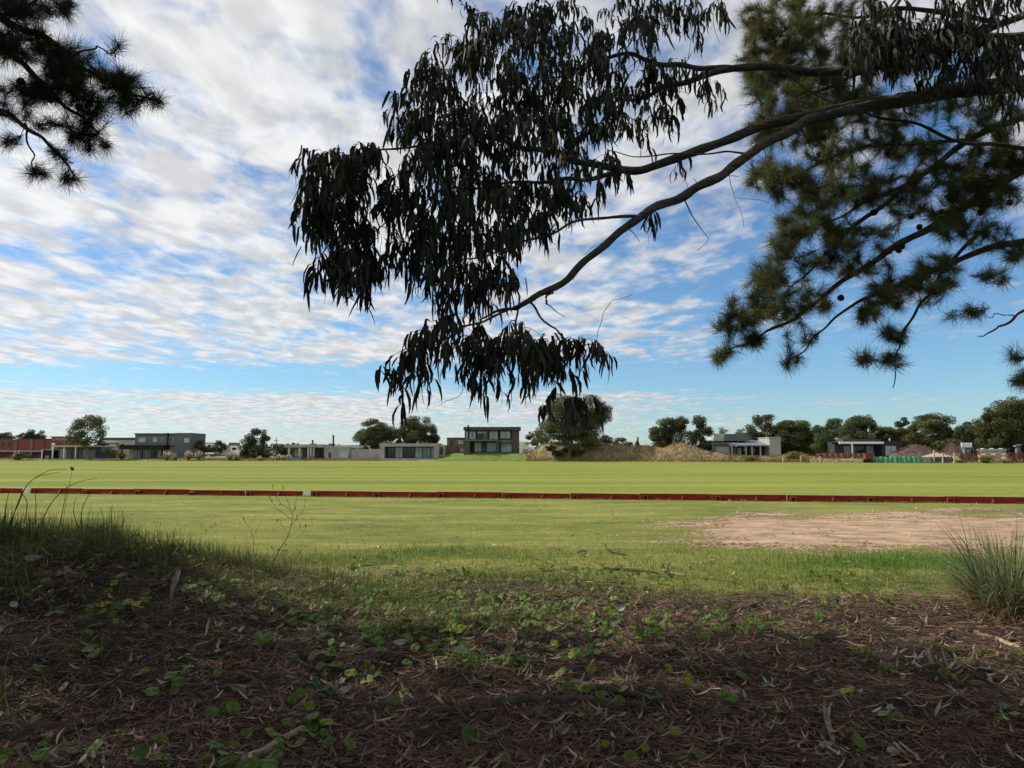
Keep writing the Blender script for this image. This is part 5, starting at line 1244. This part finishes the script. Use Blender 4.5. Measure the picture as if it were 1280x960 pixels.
g = MB(); q = W(90,585.5,8.4); g.tube([q-[.016,0,-.018], q-[.006,0,-.006], q+[.006,0,-.006], q+[.016,0,-.016], q+[.02,0,-.022]], [.003,.014,.017,.010,.002], 7); obj('seed_head', g, MT['dark_stick'], t)
# bare weeds
t = thing('bare_weed', G(343,702), 'bare branching weed stalk rising before the white marker board', 'weed')
D_ = float(G(343,702)[1]); g = MB()
for pts, r in (([(341,704),(350,686),(360,670),(364,655),(365,646),(361,630),(356,618),(354,609)],.008), ([(363,648),(352,640),(343,632),(337,622)],.005), ([(362,636),(352,630),(346,622),(342,613),(341,607)],.005), ([(364,657),(372,647),(380,635),(382,620)],.005), ([(366,647),(368,634),(369,626)],.004), ([(356,676),(366,668),(374,662),(382,656)],.003), ([(354,680),(368,674),(378,667),(383,658)],.003), ([(360,668),(352,656),(346,650)],.003), ([(368,634),(372,618),(372,612)],.003), ([(371,648),(374,655),(375,662)],.003)):
    stem([(a_, b__, D_) for a_, b__ in pts], np.linspace(r, r*.35, len(pts)), g, 0)
for px, py in ((337,622),(341,607),(346,650),(369,635),(375,657),(382,657),(354,609),(350,631),(371,645),(340,626)):
    q = W(px, py, D_); g.tube([q-[0,0,.035], q, q+[.006,0,.03]], [.002,.010,.002], 6)
obj('stalk', g, MT['dark_stick'], t)
t = thing('bare_weed', G(317,690), 'smaller forked weed stalk left of the bare branching one', 'weed')
D_ = float(G(317,690)[1]); g = MB()
for pts, r in (([(317,692),(317,675),(314,664),(306,652),(302,642)],.005), ([(317,668),(322,660),(326,652),(328,646)],.004)): stem([(a_, b__, D_) for a_, b__ in pts], np.linspace(r, r*.4, len(pts)), g, 0)
obj('stalk', g, MT['dark_stick'], t)

# fallen wood and bark, each its own
def fallen(name, pts, r, label, m='dark_stick', cat='stick', lift=.0, sides=8, kids=()):
    P = []
    for k, p in enumerate(pts):
        q = G(p[0], p[1]); P.append(q + [0,0,(p[2] if len(p) > 2 else 0)+r[min(k,len(r)-1)]*.6+lift])
    Q, rr = smooth_path(P, np.array(r), 7); Q = Q + np.stack([.3*rr*np.sin(np.arange(len(Q))*1.1), .3*rr*np.cos(np.arange(len(Q))*.8), .2*rr*np.sin(np.arange(len(Q))*1.7)], -1)
    g = MB(); g.tube(Q, rr*(1+.12*np.sin(np.arange(len(rr))*2.1)), sides)
    for kp, kr in kids:
        K = [G(p[0],p[1])+[0,0,(p[2] if len(p) > 2 else 0)+kr[0]*.6+lift] for p in kp]; K, k2 = smooth_path(K, np.array(kr), 6); g.tube(K, k2, 6)
    return tag(obj(name, g, MT[m], smooth=True, ori=tuple(P[0])), label, cat)
fallen('fallen_branch', [(515,893),(580,892),(640,886),(700,884),(770,888),(830,896)], [.026,.036,.046,.05,.044,.03], 'long dark fallen branch lying across the litter at bottom centre', cat='branch')
fallen('fallen_branch', [(725,864,.03),(760,870,.03),(810,880,.02),(850,893)], [.022,.026,.024,.016], 'shorter branch over the long fallen one, with creeper leaves round it', cat='branch')
fallen('fallen_branch', [(755,712),(785,714),(823,718)], [.028,.034,.026], 'straight dark stick on the edge of the lawn', cat='stick')
fallen('forked_branch', [(822,764),(870,768),(912,767),(945,761,.03)], [.014,.022,.03,.034], 'dark forked branch lying on the right half of the litter', cat='branch', kids=[([(912,767),(905,780),(870,785),(822,784)],[.014,.013,.011,.007]), ([(870,768),(845,760,.04)],[.008,.004])])
fallen('fallen_branch', [(300,960),(335,942),(378,914)], [.026,.03,.022], 'pale thick stick in the bottom left foreground', 'bark_strip', kids=[([(310,948),(345,926),(362,915)],[.009,.008,.006])])
fallen('thin_stick', [(268,908),(290,882),(306,862),(318,850)], [.010,.010,.008,.005], 'thin crooked stick running up past the silvery leaf', cat='stick', kids=[([(306,862),(330,856),(350,848)],[.005,.004,.003])])
fallen('fallen_branch', [(655,664+30),(690,706)], [.006,.005], 'tiny dark twig on the lawn edge near the middle', cat='stick')
fallen('fallen_branch', [(435,712),(470,706),(505,707)], [.010,.012,.008], 'thin dark stick half hidden in the fringe grass', cat='stick')
fallen('fallen_branch', [(828,832),(850,820),(872,812)], [.010,.012,.010], 'short dark stick right of the round creeper leaves', cat='stick')
fallen('fallen_branch', [(1218,792),(1245,800),(1275,812)], [.016,.02,.018], 'grey stick below the large tussock', 'bark_strip')
fallen('long_stick', [(990,957),(1050,955),(1090,953)], [.010,.012,.009], 'brown stick along the bottom edge of the litter', cat='stick')
fallen('pale_stick', [(1118,938,.03),(1132,950,.02),(1146,968)], [.009,.009,.008], 'pair of pale split sticks at the bottom right', 'bark_strip', kids=[([(1124,936,.03),(1142,948,.02),(1160,962)],[.008,.007,.007])])
fallen('pale_stick', [(952,826),(985,838),(1012,850)], [.006,.007,.005], 'straight pale stick in the right half of the dark litter', 'bark_strip')
fallen('thin_stick', [(1180,800),(1160,825),(1150,838)], [.006,.007,.005], 'pale thin stick touching the heap of dry leaves', 'bark_strip')
fallen('lawn_twig', [(757,686,.10),(760,690,.03),(775,694,.02),(785,695)], [.010,.016,.014,.006], 'knotty dark twig with a raised end on the lawn', cat='stick', kids=[([(770,692),(778,688,.05)],[.006,.003]), ([(764,690),(768,686,.06)],[.006,.003])])
fallen('wood_stub', [(828,712,.10),(832,716,.02),(842,720)], [.012,.03,.016], 'dark knobby wood stub by the straight stick', cat='stick', kids=[([(832,716),(838,709,.08)],[.014,.006])])
def bark(name, pts, w, label, cat='bark piece', m='bark_strip', curl=.6):
    """a curled plate of bark: (px, py, height above ground)"""
    P = np.array([G(p[0], p[1])+[0,0,p[2]] for p in pts]); Q, ww = smooth_path(P, np.array(w), 6)
    t = unit(np.gradient(Q, axis=0)); vdir = unit(np.array([0,-1,.35])); s = unit(np.cross(t, vdir)); nrm = np.cross(s, t)
    g = MB(); m_ = 7; A = np.linspace(-1.3, 1.3, m_)*curl*1.6
    rows = [Q + s*(np.sin(a_)/1.1*ww)[:,None] + nrm*((1-math.cos(a_))*ww*.9)[:,None] for a_ in A]
    for th in (0, -.004):
        V = np.stack([r_ + nrm*th for r_ in rows], 1).reshape(-1,3); n_ = len(Q); i_, j_ = np.meshgrid(np.arange(n_-1), np.arange(m_-1), indexing='ij'); q = (i_*m_+j_).ravel()
        g.add(V, np.stack([q, q+1, q+m_+1, q+m_], -1))
    return tag(obj(name, g, MT[m], smooth=True, ori=tuple(P[0])), label, cat)
bark('bark_piece', [(795,792,.01),(797,792,.10),(798,792,.19)], [.012,.014,.005], 'upright pale bark sliver standing in the centre of the litter')
bark('bark_piece', [(806,793,.01),(803,793,.08),(800,793,.15)], [.009,.011,.004], 'shorter bark sliver leaning against the upright one')
bark('bark_piece', [(789,788,.0),(787,788,.06)], [.008,.004], 'smallest bark sliver left of the upright ones')
bark('bark_piece', [(1046,945,.0),(1040,930,.02),(1033,912,.05),(1031,905,.09),(1031,903,.14)], [.006,.018,.024,.016,.003], 'pale split bark piece like a forked root at the bottom right')
bark('bark_piece', [(1035,912,.05),(1037,904,.09),(1041,898,.10)], [.012,.008,.002], 'thin prong beside the pale split bark piece')
bark('bark_piece', [(620,832,.01),(632,818,.03),(644,804,.05),(640,797,.08)], [.014,.018,.02,.01], 'curled brown bark plate left of the centre of the litter')
bark('bark_piece', [(627,793,.10),(642,800,.06),(648,812,.02)], [.012,.014,.010], 'dark bark strip crossing the curled brown plate', m='dark_stick')
bark('dry_leaf', [(214,754,.03),(217,748,.12),(222,745,.22),(221,744,.27)], [.008,.035,.03,.004], 'upright curled tan leaf caught on the mound at the left', 'leaf', 'dead_leaf', .5)
bark('dry_leaf', [(722,694,.03),(728,692,.05),(734,691,.02)], [.02,.04,.01], 'curled orange-tan leaf on the lawn edge near the middle', 'leaf', 'bark_strip', .5)
bark('bark_piece', [(676,687,.03),(688,688,.03),(702,689,.03)], [.008,.014,.006], 'flat pale bark strip on the lawn edge near the middle')
bark('bark_piece', [(838,718,.03),(850,720,.03),(862,722,.02)], [.01,.018,.006], 'pale flat bark strip right of the straight dark stick')
M_y = mat('yellow_leaf', (.40,.30,.05), .7, .3, 20); M_s = mat('silver_leaf', (.27,.285,.25), .7, .2, 14, 5)
def leaf(px, py, l, w, ang_, m, label, h=.03, tilt=.5, name='fallen_leaf'):
    c = G(px, py)+[0,0,h]; d = np.array([math.cos(ang_), math.sin(ang_)*.8, math.sin(ang_)*.3]); d = unit(d); s = unit(np.cross(d, [0,-tilt,1.])); nrm = np.cross(s, d)
    sv = np.linspace(-.5,.5,9); ww = w*np.array([.05,.5,.85,1,1,.9,.7,.4,.04]); g = MB(); rows = []
    for f in (-1,-.5,0,.5,1): rows.append(c + d*(sv*l)[:,None] + s*(ww*f/2)[:,None] + nrm*(.22*w*abs(f)+.35*l*(sv**2)*.5)[:,None])
    V = np.stack(rows, 1).reshape(-1,3); i_, j_ = np.meshgrid(np.arange(8), np.arange(4), indexing='ij'); q = (i_*5+j_).ravel(); g.add(V, np.stack([q, q+1, q+6, q+5], -1))
    return tag(obj(name, g, m, smooth=True, ori=tuple(c)), label, 'leaf')
leaf(129, 762, .15, .07, .4, M_y, 'yellow-brown fallen leaf in the dark litter at the left')
leaf(171, 763, .09, .07, 1.2, M_y, 'small bright yellow leaf standing in the dark litter at the left', .05)
leaf(299, 871, .11, .05, .2, M_s, 'silvery white fallen leaf beside the thin crooked stick', .05)
leaf(42, 707, .20, .10, -.2, M_s, 'large pale blue-green leaf on the shaded mound at the left', .06)
leaf(776, 770, .16, .07, .9, M_s, 'pale blue-green leaf in the creeper patch above the bark slivers', .07)
leaf(500, 812, .13, .07, .3, M_s, 'grey-white leaf in the litter left of centre', .05)
leaf(575, 822, .13, .08, -.4, M_s, 'crumpled grey-white leaf among green creeper leaves', .05)
leaf(430, 872, .12, .06, .8, M_s, 'grey-white leaf in the litter at lower left of centre', .04)
leaf(18, 765, .14, .06, -.8, M_s, 'narrow pale leaf at the left edge below the mound', .05)
leaf(112, 820, .12, .07, .9, MT['dead_leaf'], 'pinkish tan leaf in the dark litter at lower left', .04)
leaf(1128, 703, .10, .06, .6, M_s, 'small white leaf before the fresh green grass patch', .08)
leaf(1098, 732, .09, .06, .1, M_s, 'white round leaf in the creepers left of the tussock', .08)
leaf(1032, 940, .10, .05, .4, M_s, 'blue-green leaf beside the pale split bark piece', .03)
leaf(1116, 948, .08, .06, .0, M_s, 'round blue-grey leaf left of the pale split sticks', .03)
leaf(1112, 892, .09, .04, 1.0, M_s, 'narrow silvery leaf in the dark litter at lower right', .03)
# heap of pale dry leaves at the right
c = G(1165, 838); t = thing('dry_leaf_sprig', c, 'sprig of curled pale dry leaves lying in the litter at the right', 'leaves')
g = MB(); Q, rr = smooth_path([G(1130,843)+[0,0,.02], G(1165,838)+[0,0,.05], G(1200,836)+[0,0,.03], G(1225,848)+[0,0,.01]], np.array([.006,.008,.008,.004]), 6); g.tube(Q, rr, 6); obj('stem', g, MT['bark_strip'], t)
m_ = 30; x = R.uniform(-.26,.36,m_)+c[0]; y = R.uniform(-.12,.14,m_)+c[1]
obj('leaves', flat_leaves(m_, x, y, .09, .17, .013, [(1.5,1.5,1.45),(1.1,1.05,1),(1.9,1.9,1.85)], [.4,.3,.3], .05, .12, .5, .55), MT['dead_leaf'], t)
